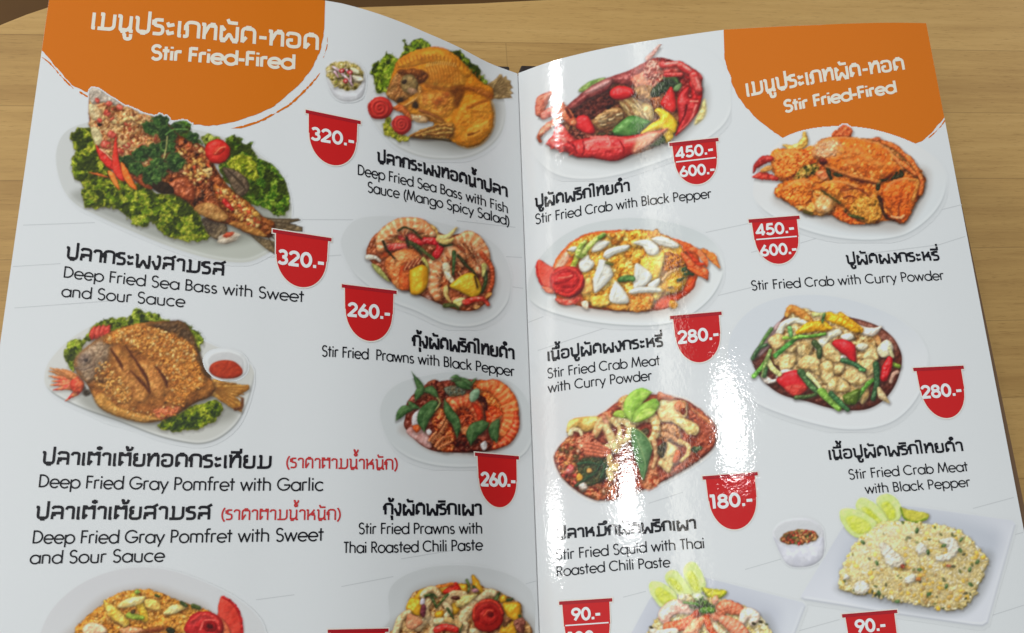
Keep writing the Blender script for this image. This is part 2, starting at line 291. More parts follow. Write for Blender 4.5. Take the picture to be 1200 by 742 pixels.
def dish_bass_fishsauce():
    C = Canvas(420, 44, 608, 192, tf=(370, 40, 4.946), seed=2)
    C.plate('292,345 300,290 340,230 420,150 560,90 700,90 860,140 1000,250 1085,370 1100,470 1075,570 1010,650 900,710 760,728 600,710 450,640 340,520 300,430', (204, 207, 210), (186, 190, 190), rim=(170, 174, 172))
    C.dark((slice(None), slice(None)), sst(-12, 8, sdf_poly(C.X, C.Y, spline(C.T('560,600 700,640 850,660 1000,600 1040,480 1030,400 900,500 700,560')))) * .5, (120, 110, 90))
    C.lettuce('306,215 340,170 380,150 400,108 440,112 460,140 500,120 500,50 520,30 545,55 580,28 640,45 660,80 640,120 500,180 450,250 420,330 380,350 345,330 340,260', c=(108, 148, 30), c2=(166, 194, 66))
    C.lettuce('740,95 800,88 860,110 900,160 935,190 960,240 985,275 960,290 880,200 800,140', c=(102, 136, 36), c2=(150, 180, 72))
    C.G('980,300 1030,270 1065,232 1080,232 1085,250 1105,242 1110,262 1132,270 1130,290 1145,312 1130,325 1148,345 1130,352 1140,372 1060,378 1010,372', (158, 130, 82), (120, 94, 56), R=2, bump=.5, bs=2, sm=False, sh=.3)
    for a in range(8): C.S([[1020, 330], [1075 + a * 8, 245 + a * 17]], 2.5, (104, 80, 48), sh=0, spec=0, bump=0)
    C.G('412,355 430,280 450,210 480,150 560,100 680,72 760,88 830,140 900,220 960,280 1020,310 1030,350 1010,390 1030,470 1015,560 960,630 880,655 800,630 740,600 640,610 560,600 540,590 600,560 690,520 560,480 480,440 470,400', (214, 138, 34), (200, 116, 26), R=14, bump=.5, bs=7, ms=14, spec=.12, sh=.45)
    C.G('470,190 560,120 680,85 760,100 840,170 900,230 860,250 760,180 640,170 560,190', (222, 148, 40), (206, 124, 28), R=10, bump=.3, sh=0, spec=.1, soft=6)
    C.G('640,200 760,170 850,230 860,300 760,320 660,300 600,250', (212, 150, 56), (196, 122, 34), R=10, bump=.4, bs=6, sh=.0, spec=.1, soft=6)
    for k in range(11): C.S([[640 + 17 * k, 190 - 3 * k + (k > 7) * 4 * (k - 7)], [655 + 17 * k, 230 - k], [660 + 17 * k, 280]], 3.5, (176, 100, 24), sh=0, spec=0, bump=0, soft=2)
    for k in range(14): C.S([[640 + 13 * k, 192 - 4 * k + .3 * k * k], [646 + 13 * k, 172 - 4 * k + .3 * k * k]], 2.2, (232, 190, 110), sh=0, spec=0)
    C.G('412,355 440,270 480,215 540,210 585,260 590,320 540,370 480,400 450,385', (168, 120, 66), (140, 88, 44), R=6, bump=.9, bs=3, sh=.25)
    C.G('470,215 560,200 640,220 650,255 600,290 560,240 500,240', (130, 70, 26), (96, 52, 22), R=4, bump=.8, bs=3, sh=.1, soft=2.5)
    C.E(540, 290, 50, 52, 20, (150, 120, 70), (120, 100, 60), R=7, bump=.5, sh=.3)
    C.E(512, 278, 17, 11, -30, (46, 30, 18), sh=.2, bump=0, spec=.1); C.E(560, 330, 28, 16, 20, (168, 128, 96), sh=0, soft=2)
    C.S('600,310 600,350 560,390 500,420', 9, (196, 140, 70), w1=5, sh=.5)
    for q in ((488, 382, 22, 14), (578, 412, 22, 20)): C.E(q[0], q[1], q[2], q[3], -30, (50, 34, 20), sh=0, bump=.3, spec=.05, soft=2.4)
    C.G('600,350 700,330 800,330 820,400 760,480 680,470 610,420', (206, 140, 48), (184, 108, 36), R=8, bump=.5, bs=5, sh=0, soft=7)
    for x, y in ((700, 400), (720, 380), (760, 350)): C.E(x, y, 24, 16, 20, (176, 92, 36), sh=0, spec=0, soft=4)
    C.G('770,330 850,310 860,340 840,380 820,420 800,400 810,360', (126, 66, 22), (150, 84, 28), R=4, sh=0, soft=4, spec=0)
    C.G('790,310 880,300 980,320 1025,350 1010,380 900,330 820,330', (166, 92, 26), (140, 72, 20), R=4, sh=0, soft=4)
    C.G('840,400 940,370 1010,390 1030,470 1015,560 960,630 880,655 810,620 780,560 800,470', (214, 140, 38), (200, 118, 26), R=14, bump=.4, bs=6, sh=.0, soft=7)
    C.G('860,590 880,540 960,510 1010,490 1005,560 950,610 880,630', (206, 126, 28), (222, 150, 48), R=7, sh=0, bump=.3, soft=5)
    for k in range(22):
        t = k / 21; x = 470 + 480 * t; y = 165 - 330 * t * (1 - t) * .95 + 75 * t; C.S([[x, y], [x + 12 - 20 * t, y + 24]], 2.6, (160, 92, 24), sh=0, spec=0, bump=0, soft=2)
    C.G('785,315 830,300 850,340 835,400 815,425 798,380', (104, 54, 20), (130, 74, 26), R=4, sh=0, soft=7, spec=0)
    C.S('640,300 760,322 800,318', 8, (150, 86, 30), sh=0, soft=5, spec=0)
    C.S('880,430 940,400 990,385', 8, (156, 84, 24), sh=0, spec=0, soft=3); C.S('885,585 920,575 950,560', 7, (120, 66, 20), sh=0, spec=0, soft=2, w1=2)
    for k in range(9): C.S([[880 + 14 * k, 600 + 2 * k - k * k], [895 + 14 * k, 640 - k - k * k]], 3, (170, 100, 24), sh=0, spec=0, soft=2)
    C.S('560,480 640,470 700,500 760,520', 10, (186, 120, 50), w1=4, sh=.5); C.S('600,440 680,470 740,500', 9, (150, 84, 36), w1=4, sh=.4)
    C.G('540,470 600,470 650,490 640,515 580,510', (206, 180, 140), (186, 140, 90), R=4, sh=.4)
    C.G('440,430 490,410 530,440 560,500 530,490 500,460', (196, 104, 44), (176, 80, 30), R=4, sh=.4)
    C.G('545,595 600,560 690,530 780,515 800,540 780,600 700,605 620,600', (170, 110, 44), (206, 160, 84), R=5, bump=1, bs=3, sh=.5)
    for k in range(5): C.S([[560 + 20 * k, 590 - 2 * k], [700 + 20 * k, 535 + 12 * k], [790, 540 + 10 * k]], 4.5, (204, 160, 80) if k % 2 else (120, 70, 26), sh=.3, w1=3)
    C.S('620,602 720,612 780,622', 4, (60, 44, 20), sh=0, spec=0)
    C.lettuce('395,500 425,480 450,540 500,580 545,600 520,625 450,610 405,570', c=(150, 165, 40), c2=(196, 200, 90), dk=(100, 120, 30))
    C.rose(372, 430, 72, ry=66, c=(186, 34, 28)); C.rose(498, 525, 58, ry=56, c=(176, 28, 26))
    return C
def bowl_mango_salad():
    C = Canvas(378, 66, 432, 122, tf=(370, 40, 4.946), seed=3)
    C.G('56,195 90,160 160,148 230,162 275,205 290,255 285,320 262,370 200,392 140,384 95,345 62,260', (204, 206, 208), R=8, bump=0, spec=0, sh=.0, lit=.5)
    C.G('60,255 100,310 170,338 240,325 286,270 284,325 262,370 200,392 140,384 95,345', (206, 208, 212), (196, 198, 204), R=14, bump=0, spec=0, sh=0, lit=.5, soft=2)
    C.bed('60,205 100,168 170,160 235,178 270,215 275,265 240,315 170,328 110,300 70,255', [(92, 80, 30), (150, 136, 60), (196, 176, 110), (214, 200, 160), (150, 130, 70)], sc=2.5, R=4, sh=.1)
    for k in range(30):
        x, y = 85 + C.rs.rand() * 170, 185 + C.rs.rand() * 120; a = C.rs.rand() * 3
        C.S([[x, y], [x + 26 * math.cos(a), y + 18 * math.sin(a)]], 4, [(206, 190, 130), (176, 160, 84), (226, 214, 180), (120, 120, 40)][k % 4], sh=.4, spec=.2)
    for q in ('100,190 140,215 170,200', '150,230 185,260 215,300', '110,220 130,250', '180,210 200,240 205,290'): C.S(q, 7, (206, 160, 180), (226, 196, 206), w1=4, sh=.4)
    C.G('215,240 262,250 278,268 250,275 220,262', (232, 222, 196), R=3); C.G('200,195 240,205 250,230 215,225', (226, 218, 180), R=3)
    for x, y in ((150, 213), (198, 222), (172, 275)): C.E(x, y, 15, 13, 0, (196, 40, 50), sh=.3); C.E(x, y, 7, 6, 0, (236, 190, 180), sh=0, spec=0)
    return C
def dish_prawn_pepper():
    C = Canvas(396, 250, 606, 388, tf=(400, 245, 5.119), seed=4)
    C.plate('0,230 10,150 80,70 200,45 420,50 620,90 800,140 940,230 1010,360 1020,450 1000,560 930,650 830,700 720,712 600,690 450,620 300,560 160,465 60,370', (194, 199, 202), (196, 202, 205), rim=(142, 148, 152), rimw=.55)
    C.dark((slice(None), slice(None)), sst(-8, 5, sdf_poly(C.X, C.Y, spline(C.T('150,260 250,420 420,510 600,600 760,630 880,580 930,420 800,300 300,250')))) * .3, (150, 130, 120))
    C.G('150,270 170,200 220,140 330,90 450,85 560,130 640,160 720,150 800,190 870,260 915,360 915,440 890,530 820,600 730,612 640,590 520,540 400,490 300,440 230,370 180,320', (110, 44, 20), (150, 70, 36), R=4, bump=.5, spec=.5, sh=.2)
    C.S('160,290 200,290 230,310', 17, (210, 200, 184), w1=8); C.G('180,330 230,350 290,430 270,430 210,380', (150, 150, 84), R=3)
    C.bed('200,200 250,130 350,85 470,85 560,130 580,165 480,180 420,240 330,230 250,250', [(150, 84, 36), (196, 130, 74), (214, 150, 90), (180, 90, 50), (206, 160, 90)], sc=3, R=5, bump=1, bs=2.5)
    C.S('280,130 330,90 420,75 460,90', 10, (206, 160, 70), (190, 130, 50), w1=5, spec=.3)
    C.S('500,90 560,120 575,165', 14, (206, 150, 76), (220, 176, 100), w1=8)
    C.G('218,200 250,195 290,235 285,285 240,295 220,265', (186, 70, 34), (206, 110, 64), R=7)
    for q in ((240, 180, 34, 26), (430, 150, 30, 22), (480, 125, 30, 20), (300, 125, 34, 22)): C.E(*q, 20, (196, 104, 60), (214, 150, 104), bs=2.5, bump=.8)
    C.S('230,250 250,210 285,205', 15, (206, 96, 56), sh=.3); C.S('285,230 330,225 385,225', 24, (196, 50, 46), (214, 100, 86), w1=18, spec=.4)
    C.S('365,165 420,170 455,195', 26, (196, 56, 50), (206, 90, 76), w1=20, spec=.4)
    C.G('260,330 300,270 380,240 450,250 490,300 480,350 420,390 405,480 340,480 300,430', (196, 104, 54), (214, 136, 80), R=14, bump=.7, bs=4, spec=.3)
    C.G('350,360 400,340 420,400 405,485 350,475', (190, 70, 30), (206, 100, 44), R=8)
    for k in range(12): C.S([[370 + k * 9, 370 - k * 4], [390 + k * 9 + 10 * (k % 3), 320 - k * 3]], 4, [(150, 60, 34), (220, 150, 104), (110, 40, 24)][k % 3], sh=.2)
    C.bed('540,300 620,240 700,230 760,300 700,380 660,420 620,520 600,560 550,500 520,420 525,350', [(150, 64, 34), (206, 110, 66), (222, 140, 90), (170, 70, 40)], sc=3, R=9, bump=1, bs=2.5, spec=.35)
    C.bed('680,170 740,160 800,200 850,270 850,340 800,370 740,310 690,250', [(140, 60, 34), (200, 116, 70), (220, 150, 100), (176, 84, 50)], sc=3, R=9, bump=1, bs=2.5, spec=.35)
    for P, w in (([[235, 235], [255, 165], [350, 105], [470, 100], [545, 150]], [26, 42, 48, 44, 20]), ([[575, 530], [545, 430], [570, 330], [650, 265], [715, 290]], [24, 46, 52, 50, 30]), ([[690, 190], [770, 175], [835, 250], [850, 340], [800, 375]], [26, 44, 48, 40, 20])):
        C.S(P, w, (212, 128, 78), None, stripe=(7.5, (232, 170, 124)), spec=.35, sh=.5, bump=.3, bs=4, R=6)
        Q = np.array(P, float); ce = Q.mean(0)
        for k in range(13):
            t = k / 12 * (len(Q) - 1); i = min(int(t), len(Q) - 2); p = Q[i] + (Q[i + 1] - Q[i]) * (t - i); v = (ce - p) / (np.hypot(*(ce - p)) + 1e-6); C.S([p + v * 34, p + v * 66 + [4, 8]], 4, (176, 84, 46) if k % 2 else (226, 160, 110), sh=.25, w1=2)
    for k in range(26):
        x, y = 560 + C.rs.rand() * 270, 200 + C.rs.rand() * 190
        C.S([[x, y], [x + 18, y + 26]], 3.5, [(226, 160, 110), (150, 60, 34), (206, 120, 70)][k % 3], sh=.3)
    C.S('840,270 900,350 905,440 880,500', 16, (186, 80, 44), (206, 120, 80), w1=10, stripe=(4, (160, 60, 30)))
    C.S('445,205 520,190 585,205 590,240 570,275', 20, (196, 28, 36), (206, 60, 56), w1=24, spec=.5)
    C.S('590,180 640,165 690,115', 24, (214, 176, 96), (226, 196, 130), w1=6); C.S('600,200 640,195 670,180', 18, (216, 186, 110), w1=8)
    C.S('400,200 440,215 500,260 550,300', 13, (90, 100, 50), (60, 70, 34), w1=9); C.S('430,215 480,270', 7, (40, 50, 24), w1=5)
    C.S('250,195 275,250 320,300', 8, (40, 36, 20), w1=5); C.S('340,130 380,110 440,135 480,180', 7, (52, 56, 28), w1=4); C.S('390,170 400,220', 7, (40, 40, 22))
    C.S('590,210 620,220 660,215', 6, (40, 50, 26)); C.S('675,260 675,310 670,390', 13, (66, 96, 52), (44, 66, 34), w1=8); C.S('700,280 750,340 800,390 825,480', 10, (46, 50, 26), w1=6)
    C.S('860,380 865,440 840,500', 14, (48, 66, 34), w1=8); C.S('855,340 850,400', 16, (196, 190, 110), w1=8)
    C.S('625,340 640,400 670,440', 22, (206, 180, 140), (220, 206, 176), w1=14, spec=.4); C.S('490,300 510,330 520,380', 12, (176, 170, 90), w1=8)
    C.G('408,380 425,360 480,335 515,355 522,400 510,470 470,512 430,515 412,490', (222, 160, 28), (206, 140, 20), R=10, bump=.15, spec=.4, sh=.6)
    C.G('650,460 740,390 800,395 840,480 795,532 700,490', (222, 176, 40), (206, 156, 34), R=8, bump=.3, bs=2, spec=.4, sh=.6)
    C.S('625,475 630,520 655,560', 16, (214, 190, 120), (196, 150, 80), w1=8); C.G('672,550 720,530 745,545 710,590 685,585', (206, 196, 110), (220, 214, 160), R=4)
    C.S('620,580 680,580 700,600', 14, (70, 76, 34), w1=6); C.S('800,405 815,470', 5, (60, 40, 16))
    C.S('745,560 790,545 850,540 880,575', 20, (200, 40, 34), (214, 80, 60), w1=10, spec=.5); C.E(810, 588, 22, 12, 0, (206, 150, 90))
    C.E(520, 530, 24, 12, 30, (180, 150, 140), (120, 60, 40), sh=0, soft=2); C.E(880, 520, 24, 12, -40, (206, 140, 70))
    return C
def dish_pomfret():
    C = Canvas(46, 354, 304, 526, tf=(40, 350, 4.241), seed=5)
    C.plate('52,410 62,340 100,280 170,210 260,150 380,100 520,90 680,120 800,190 920,245 1040,300 1085,345 1092,400 1060,520 1010,620 930,690 840,722 740,715 600,680 420,610 260,555 140,500 75,455', (196, 198, 196), (186, 188, 184), rim=(118, 122, 124), rimw=1.0)
    C.dark((slice(None), slice(None)), sst(-9, 6, sdf_poly(C.X, C.Y, spline(C.T('240,480 350,590 600,640 760,640 900,620 1000,570 900,480 600,500')))) * .3, (110, 108, 90))
    C.lettuce('155,260 180,215 250,190 290,130 360,100 430,95 470,100 500,45 530,42 560,65 610,70 640,100 700,110 830,170 830,240 800,260 700,200 400,180 260,220 220,300 200,355 165,340', c=(112, 144, 34), c2=(160, 184, 70))
    C.lettuce('610,625 660,590 740,560 860,510 930,520 930,570 880,620 800,655 700,660 640,650', c=(104, 134, 22), c2=(166, 186, 56), dk=(50, 72, 8))
    for x in (295, 318, 342, 365): C.E(x, 172 - (x - 295) * .12, 17, 34, 14, (176, 40, 34), (200, 76, 60), spec=.3); C.E(x + 4, 172, 8, 22, 14, (196, 70, 56), sh=0, spec=0)
    for k, (dx, dy, c) in enumerate(((75, 360, (206, 130, 70)), (75, 385, (214, 96, 60)), (80, 345, (190, 120, 60)), (90, 410, (206, 70, 56)), (82, 430, (214, 80, 66)), (95, 455, (206, 66, 56)), (155, 510, (196, 40, 44)), (140, 350, (206, 120, 60)), (110, 348, (170, 100, 50)))):
        C.S([[245, 440], [(245 + dx) / 2 + 10, (440 + dy) / 2 - 8], [dx, dy]], [3, 16, 2], c, (214, 140, 84), spec=.2, bump=.3, sh=.25)
    C.E(215, 430, 34, 40, 0, (196, 60, 44), (206, 100, 60), spec=.2); C.E(262, 468, 20, 16, 0, (40, 30, 20), sh=0, soft=3)
    C.G('845,410 900,400 980,420 1068,432 1070,450 1020,480 1000,490 1035,525 1032,565 980,545 900,490 840,480', (190, 140, 66), (166, 110, 44), R=5, bump=.4, spec=.15, sh=.4, sm=False, wob=.6)
    for a in range(7): C.S([[880, 445], [1060 - a * 10, 440 + a * 18]], 3, (140, 90, 40), sh=0, spec=0, soft=2)
    C.S('1035,500 1030,540 1000,550', 8, (90, 50, 26), sh=0, soft=2); C.S('880,420 1000,425', 6, (140, 92, 40), sh=0, soft=2)
    C.G('200,330 210,290 250,250 320,200 420,150 540,120 660,112 730,112 770,150 800,220 830,300 870,380 900,440 870,490 800,520 720,570 620,610 540,615 430,590 340,550 300,500 260,420 220,380', (170, 112, 54), (140, 84, 38), R=24, bump=.7, bs=6, ms=12, spec=.1, sh=.5)
    C.G('560,125 660,112 735,112 780,165 815,240 840,320 880,380 860,390 800,330 740,250 680,190 600,150', (96, 66, 36), (70, 48, 28), R=8, bump=.6, bs=3, sh=0, soft=4)
    C.G('205,330 215,285 260,240 330,200 380,200 390,260 360,330 320,380 270,420 225,380', (156, 132, 106), (118, 92, 70), R=12, bump=.7, bs=4, sh=0, soft=8)
    C.E(252, 300, 28, 32, 30, (104, 84, 72), (140, 120, 104), R=5, sh=0, soft=6, bump=.6); C.E(258, 305, 10, 9, 0, (60, 48, 44), sh=0, spec=.2, bump=0)
    C.S('205,345 250,350 300,330', 6, (110, 90, 76), sh=0, soft=3); C.S('285,255 300,300 290,370', 5, (116, 90, 70), sh=0, soft=3)
    C.G('300,500 340,470 420,540 560,580 620,600 540,615 430,590 340,550', (176, 120, 52), (190, 140, 70), R=8, sh=0, soft=3)
    C.G('380,250 440,260 520,380 570,470 540,520 470,480 410,380', (178, 120, 58), (150, 92, 42), R=10, bump=.5, sh=0, soft=9)
    C.G('510,320 600,330 650,420 640,500 580,480 530,400', (190, 132, 66), (166, 104, 48), R=10, bump=.5, sh=0, soft=9)
    for q in ('380,250 420,310 440,350', '450,230 520,330 560,400 575,470', '600,330 650,400 660,440', '480,360 540,420 570,460'): C.S(q, [3, 9, 4], (86, 42, 18), sh=0, spec=0, soft=2.2)
    C.bed('340,210 430,150 560,140 650,160 740,200 800,260 820,330 850,430 780,470 740,520 690,520 680,420 640,320 560,290 500,250 430,230', [(128, 72, 28), (176, 108, 44), (206, 140, 64), (150, 88, 34), (190, 124, 54)], sc=4, R=4, bump=1, bs=2.2, sh=.15, soft=4, wob=3)
    C.bed('310,400 380,400 420,440 480,460 490,500 440,520 380,470 320,440', [(110, 66, 26), (190, 130, 60), (206, 150, 80), (140, 80, 36)], sc=3, R=4, bump=1, bs=2.2, sh=.1, soft=4, wob=3)
    C.bed('590,560 640,540 720,540 700,575 630,600', [(150, 66, 36), (206, 120, 80), (190, 100, 60)], sc=3, R=3, sh=.1, soft=3)
    C.E(338, 405, 30, 16, 10, (70, 46, 26), (120, 80, 44), sh=0, soft=3, bump=.8)
    gp = [(206, 140, 60), (222, 164, 84), (186, 112, 42), (160, 90, 32), (214, 176, 110)]
    C.scat('350,210 430,150 560,140 650,160 740,200 800,260 800,300 700,320 640,280 560,280 430,230', 260, (.7, 1.4), gp, el=1.9)
    C.scat('540,330 700,330 850,420 780,480 700,540 640,540 680,420', 130, (.6, 1.1), gp, el=1.8)
    C.scat('310,330 380,330 480,450 480,510 400,510 310,430', 110, (.6, 1.3), gp, el=1.8)
    C.scat('430,540 620,560 760,520 700,580 560,605', 40, (.6, 1.0), gp)
    return C
def bowl_red_sauce():
    C = Canvas(236, 406, 298, 448, tf=(40, 350, 4.241), seed=6)
    C.G('846,300 880,262 960,252 1030,275 1062,320 1055,370 1010,402 950,408 890,385 855,345', (206, 210, 212), R=9, bump=0, spec=0, sh=.3, lit=.5)
    C.G('865,310 900,275 970,268 1030,295 1042,340 1020,375 950,392 890,370', (190, 192, 194), R=4, bump=0, spec=0, sh=0, lit=.3, soft=2)
    C.G('870,355 885,325 930,308 990,312 1030,345 1034,375 1000,395 940,398 890,382', (166, 50, 22), (150, 40, 18), R=4, bump=.15, spec=.1, sh=.1)
    return C
def dish_prawn_chili():
    C = Canvas(442, 434, 624, 552, tf=(440, 430, 5.708), seed=7)
    C.plate('30,330 60,200 160,110 330,60 560,30 760,50 930,120 1030,250 1055,400 1040,520 980,600 860,650 700,672 520,676 350,655 200,600 90,500', (192, 198, 201), (194, 200, 203), rim=(146, 152, 156), rimw=.5)
    C.dark((slice(None), slice(None)), sst(-6, 4, sdf_poly(C.X, C.Y, spline(C.T('190,380 260,490 400,570 600,590 780,580 900,520 960,400 940,260 800,100')))) * .22, (200, 140, 110))
    C.G('200,330 215,230 300,150 420,100 560,85 700,90 820,130 910,210 950,300 945,400 900,500 820,550 700,570 560,575 400,565 300,520 220,440 190,390', (112, 30, 14), (80, 20, 10), R=4, bump=.4, spec=.5, sh=.1)
    C.G('640,100 760,95 850,150 920,230 945,330 935,420 900,400 860,280 760,180', (170, 56, 24), (190, 90, 44), R=5, bump=.8, bs=3, spec=.4)
    C.bed('640,110 740,95 830,150 880,230 880,330 800,330 740,280 690,190', [(140, 44, 16), (206, 100, 40), (222, 130, 60), (170, 70, 24)], sc=3, R=8, bump=1, bs=3, spec=.4)
    C.bed('740,260 830,280 880,330 930,330 925,430 880,490 800,540 780,460 740,360', [(190, 56, 20), (214, 84, 34), (160, 40, 16), (206, 100, 50)], sc=4, R=10, bump=.8, bs=4, spec=.4)
    for k in range(7): C.S([[885 + k * 7, 300 + 8 * k], [890 + k * 4, 400 + 5 * k], [830 + k * 6, 480]], 4, [(226, 100, 50), (150, 40, 20)][k % 2], sh=.2, spec=.2)
    C.S([[700, 130], [800, 135], [880, 220], [905, 330], [850, 440]], [26, 50, 58, 52, 30], (206, 84, 36), None, stripe=(7, (228, 130, 66)), spec=.4, sh=.5, bump=.3, R=6)
    C.S([[790, 540], [880, 490], [935, 400], [940, 310]], [14, 30, 28, 14], (190, 56, 26), None, stripe=(6, (222, 100, 52)), spec=.4, sh=.4, bump=.3, R=5)
    C.bed('300,170 370,90 420,95 470,150 460,220 420,260 330,230', [(60, 20, 16), (110, 40, 30), (160, 90, 60), (70, 26, 20)], sc=3, R=6, bump=1, bs=3)
    C.G('245,390 250,320 310,275 325,320 310,400 280,390', (196, 190, 194), (214, 206, 206), R=3, bump=.2, spec=.1, sh=.2)
    C.G('205,430 240,400 320,420 375,520 350,545 280,500 225,460', (168, 112, 104), (190, 150, 146), R=3, bump=.2, spec=.2, sh=0)
    C.G('335,430 360,415 375,440 355,460', (206, 196, 196), R=2, sh=.2)
    C.G('245,395 300,390 300,420 270,440', (176, 66, 26), (206, 90, 40), R=3)
    C.bed('370,340 440,270 480,330 500,400 540,470 520,560 420,555 370,480 400,420', [(90, 26, 14), (170, 66, 30), (206, 130, 70), (120, 40, 20)], sc=3, R=6, bump=1, bs=2.6, spec=.35)
    for q in ('380,500 430,440', '400,530 450,470', '420,545 500,500', '360,490 400,440', '430,400 470,330', '440,430 480,360'): C.S(q, 11, (214, 140, 90), (190, 96, 50), w1=7, stripe=(2.4, (160, 70, 36)), spec=.3)
    C.bed('490,220 560,185 640,200 690,250 725,310 710,380 640,450 560,460 520,380', [(80, 22, 10), (130, 44, 20), (176, 70, 34), (110, 34, 16)], sc=4, R=12, bump=1, bs=3, spec=.4)
    C.S('490,225 550,195 640,215 700,280 715,370', 20, (200, 60, 28), (214, 90, 50), w1=16, spec=.4)
    C.S([[500, 330], [530, 250], [610, 225], [680, 290], [690, 380]], [20, 40, 46, 40, 20], (186, 66, 32), None, stripe=(7, (216, 112, 60)), spec=.45, sh=.5, bump=.3, R=6)
    C.G('560,410 640,400 650,440 600,460', (190, 90, 44), (206, 130, 80), R=4); C.G('640,240 690,260 720,330 690,380 670,310', (196, 56, 26), R=6)
    C.bed('460,140 540,130 600,160 590,190 500,200', [(40, 50, 40), (120, 130, 110), (70, 60, 40), (150, 130, 90)], sc=2.5, R=4)
    C.bed('520,500 640,470 760,520 740,560 600,570', [(50, 14, 8), (90, 24, 12), (60, 16, 10)], sc=5, R=4, spec=.4)
    C.G('700,520 735,495 745,540 720,560', (190, 186, 188), R=2, sh=0); C.S('690,200 730,230 740,280', 16, (60, 16, 12), w1=8)
    for P, w in (([[240, 30], [300, 140], [285, 180], [265, 230]], 28), ([[135, 360], [190, 290], [260, 280]], 30), ([[215, 230], [250, 260], [300, 280]], 18), ([[325, 165], [370, 155], [420, 210]], 28), ([[325, 440], [320, 340], [370, 270], [415, 230]], 48), ([[460, 215], [490, 300], [540, 380], [545, 480]], 34), ([[635, 530], [650, 440], [700, 400], [765, 375]], 48), ([[810, 510], [790, 420], [830, 345]], 36), ([[500, 95], [560, 90], [620, 110], [650, 130]], 24), ([[530, 105], [580, 120], [640, 150]], 26), ([[500, 75], [540, 65], [560, 85]], 12), ([[640, 120], [670, 75]], 9)):
        C.leaf(P, w, c=(40, 74, 34), c2=(70, 104, 56), rib=(112, 136, 92), sh=.55)
    C.leaf([[690, 150], [660, 190], [640, 235]], 32, c=(110, 146, 112), c2=(140, 170, 140), rib=(150, 180, 140)); C.S('780,370 840,330 830,350', 3, (130, 110, 70), sh=.2); C.S('410,210 430,240 400,290', 5, (150, 150, 90), sh=.2)
    return C
def dish_crab_pepper():
    C = Canvas(622, 52, 858, 214, tf=(620, 50, 4.496), seed=8)
    C.plate('15,560 40,420 120,300 300,160 560,60 800,20 960,60 1050,170 1078,300 1040,420 940,510 800,590 640,650 480,700 320,724 180,712 80,660', (203, 208, 212), (204, 209, 212), rim=(164, 170, 174), rimw=.6, ramp=(.2, .9))
    C.dark((slice(None), slice(None)), sst(-10, 6, sdf_poly(C.X, C.Y, spline(C.T('110,560 250,620 480,640 700,570 860,440 930,340 900,220 700,400 300,500')))) * .35, (130, 120, 110))
    C.bed('120,520 220,380 330,260 460,200 640,100 800,150 880,240 860,400 760,490 640,560 480,600 280,590', [(60, 26, 18), (110, 60, 36), (150, 100, 60), (80, 40, 24)], sc=5, R=5, bump=1, bs=4, sh=.2)
    C.G('870,430 920,300 935,350 920,400', (214, 196, 130), R=4, sh=0, soft=3)
    C.G('262,250 320,205 400,185 380,215 290,260', (96, 130, 60), (130, 150, 80), R=3)
    C.S('626,85 660,50 695,5', 13, (206, 140, 130), (226, 180, 170), w1=7)
    C.G('640,90 720,85 820,125 860,190 900,250 900,320 860,360 800,300 700,230 640,180', (150, 40, 36), (110, 24, 22), R=9, bump=.8, bs=5, spec=.4)
    C.G('190,350 240,300 330,230 420,185 520,150 600,110 640,90 660,130 640,200 560,230 440,220 430,280 350,290 280,340 230,360', (150, 70, 66), (124, 50, 50), R=14, bump=.5, bs=5, spec=.4, sh=.4)
    C.G('330,240 430,190 420,250 350,270 250,320', (176, 110, 108), (196, 150, 148), R=8, bump=.4, sh=0, soft=5, spec=.3)
    C.bed('540,190 600,150 660,90 720,140 700,210 640,260 600,280 560,230', [(140, 40, 34), (206, 120, 96), (222, 170, 140), (190, 80, 64)], sc=4, R=7, bump=1, bs=3, sh=.1)
    for k in range(40):
        x, y = 520 + C.rs.rand() * 160, 110 + C.rs.rand() * 120
        if y > 250 - (x - 480) * .62 and y < 290 - (x - 520) * .45: C.S([[x, y], [x + 12, y - 22]], 3, [(226, 176, 150), (196, 96, 80), (120, 36, 34), (236, 206, 186)][k % 4], sh=.2, w1=1.5, spec=.2)
    C.E(590, 200, 40, 28, 20, (216, 104, 78), (226, 150, 116), sh=0, soft=7); C.bed('640,95 700,120 680,170 620,190 600,160', [(110, 30, 28), (190, 110, 96), (226, 190, 170)], sc=3, R=3, bump=1, bs=2, sh=0)
    C.bed('215,350 300,300 440,240 450,320 400,370 340,400 250,400', [(34, 12, 10), (64, 22, 18), (96, 40, 30), (40, 14, 12)], sc=6, R=5, bump=.7, bs=5, sh=.2)
    C.G('200,352 240,300 330,230 425,185 440,215 400,262 320,296 250,345', (150, 74, 68), (118, 46, 46), R=12, bump=.5, bs=5, spec=.4, sh=.5)
    C.G('290,270 350,225 420,195 425,215 360,250', (196, 146, 142), R=5, sh=0, soft=5, spec=.2)
    C.G('335,425 380,370 470,340 500,385 455,440 380,462', (190, 152, 100), (150, 108, 66), R=9, bump=.7, bs=6, sh=.4)
    for k in range(26):
        x, y = 350 + C.rs.rand() * 130, 365 + C.rs.rand() * 80
        if abs((y - 405) + (x - 415) * .35) < 42: C.S([[x, y], [x + 26, y - 12 + 8 * C.rs.rand()]], 4.5, [(224, 198, 150), (206, 170, 118), (130, 84, 50), (176, 130, 84)][k % 4], sh=.35, w1=2, spec=.25)
    C.S('340,440 380,458 430,448', 5, (90, 50, 30), sh=0, soft=2)
    C.G('470,290 510,260 560,300 640,330 660,390 620,450 560,420 500,360', (206, 180, 120), (176, 140, 80), R=12, bump=.5, bs=8, spec=.25)
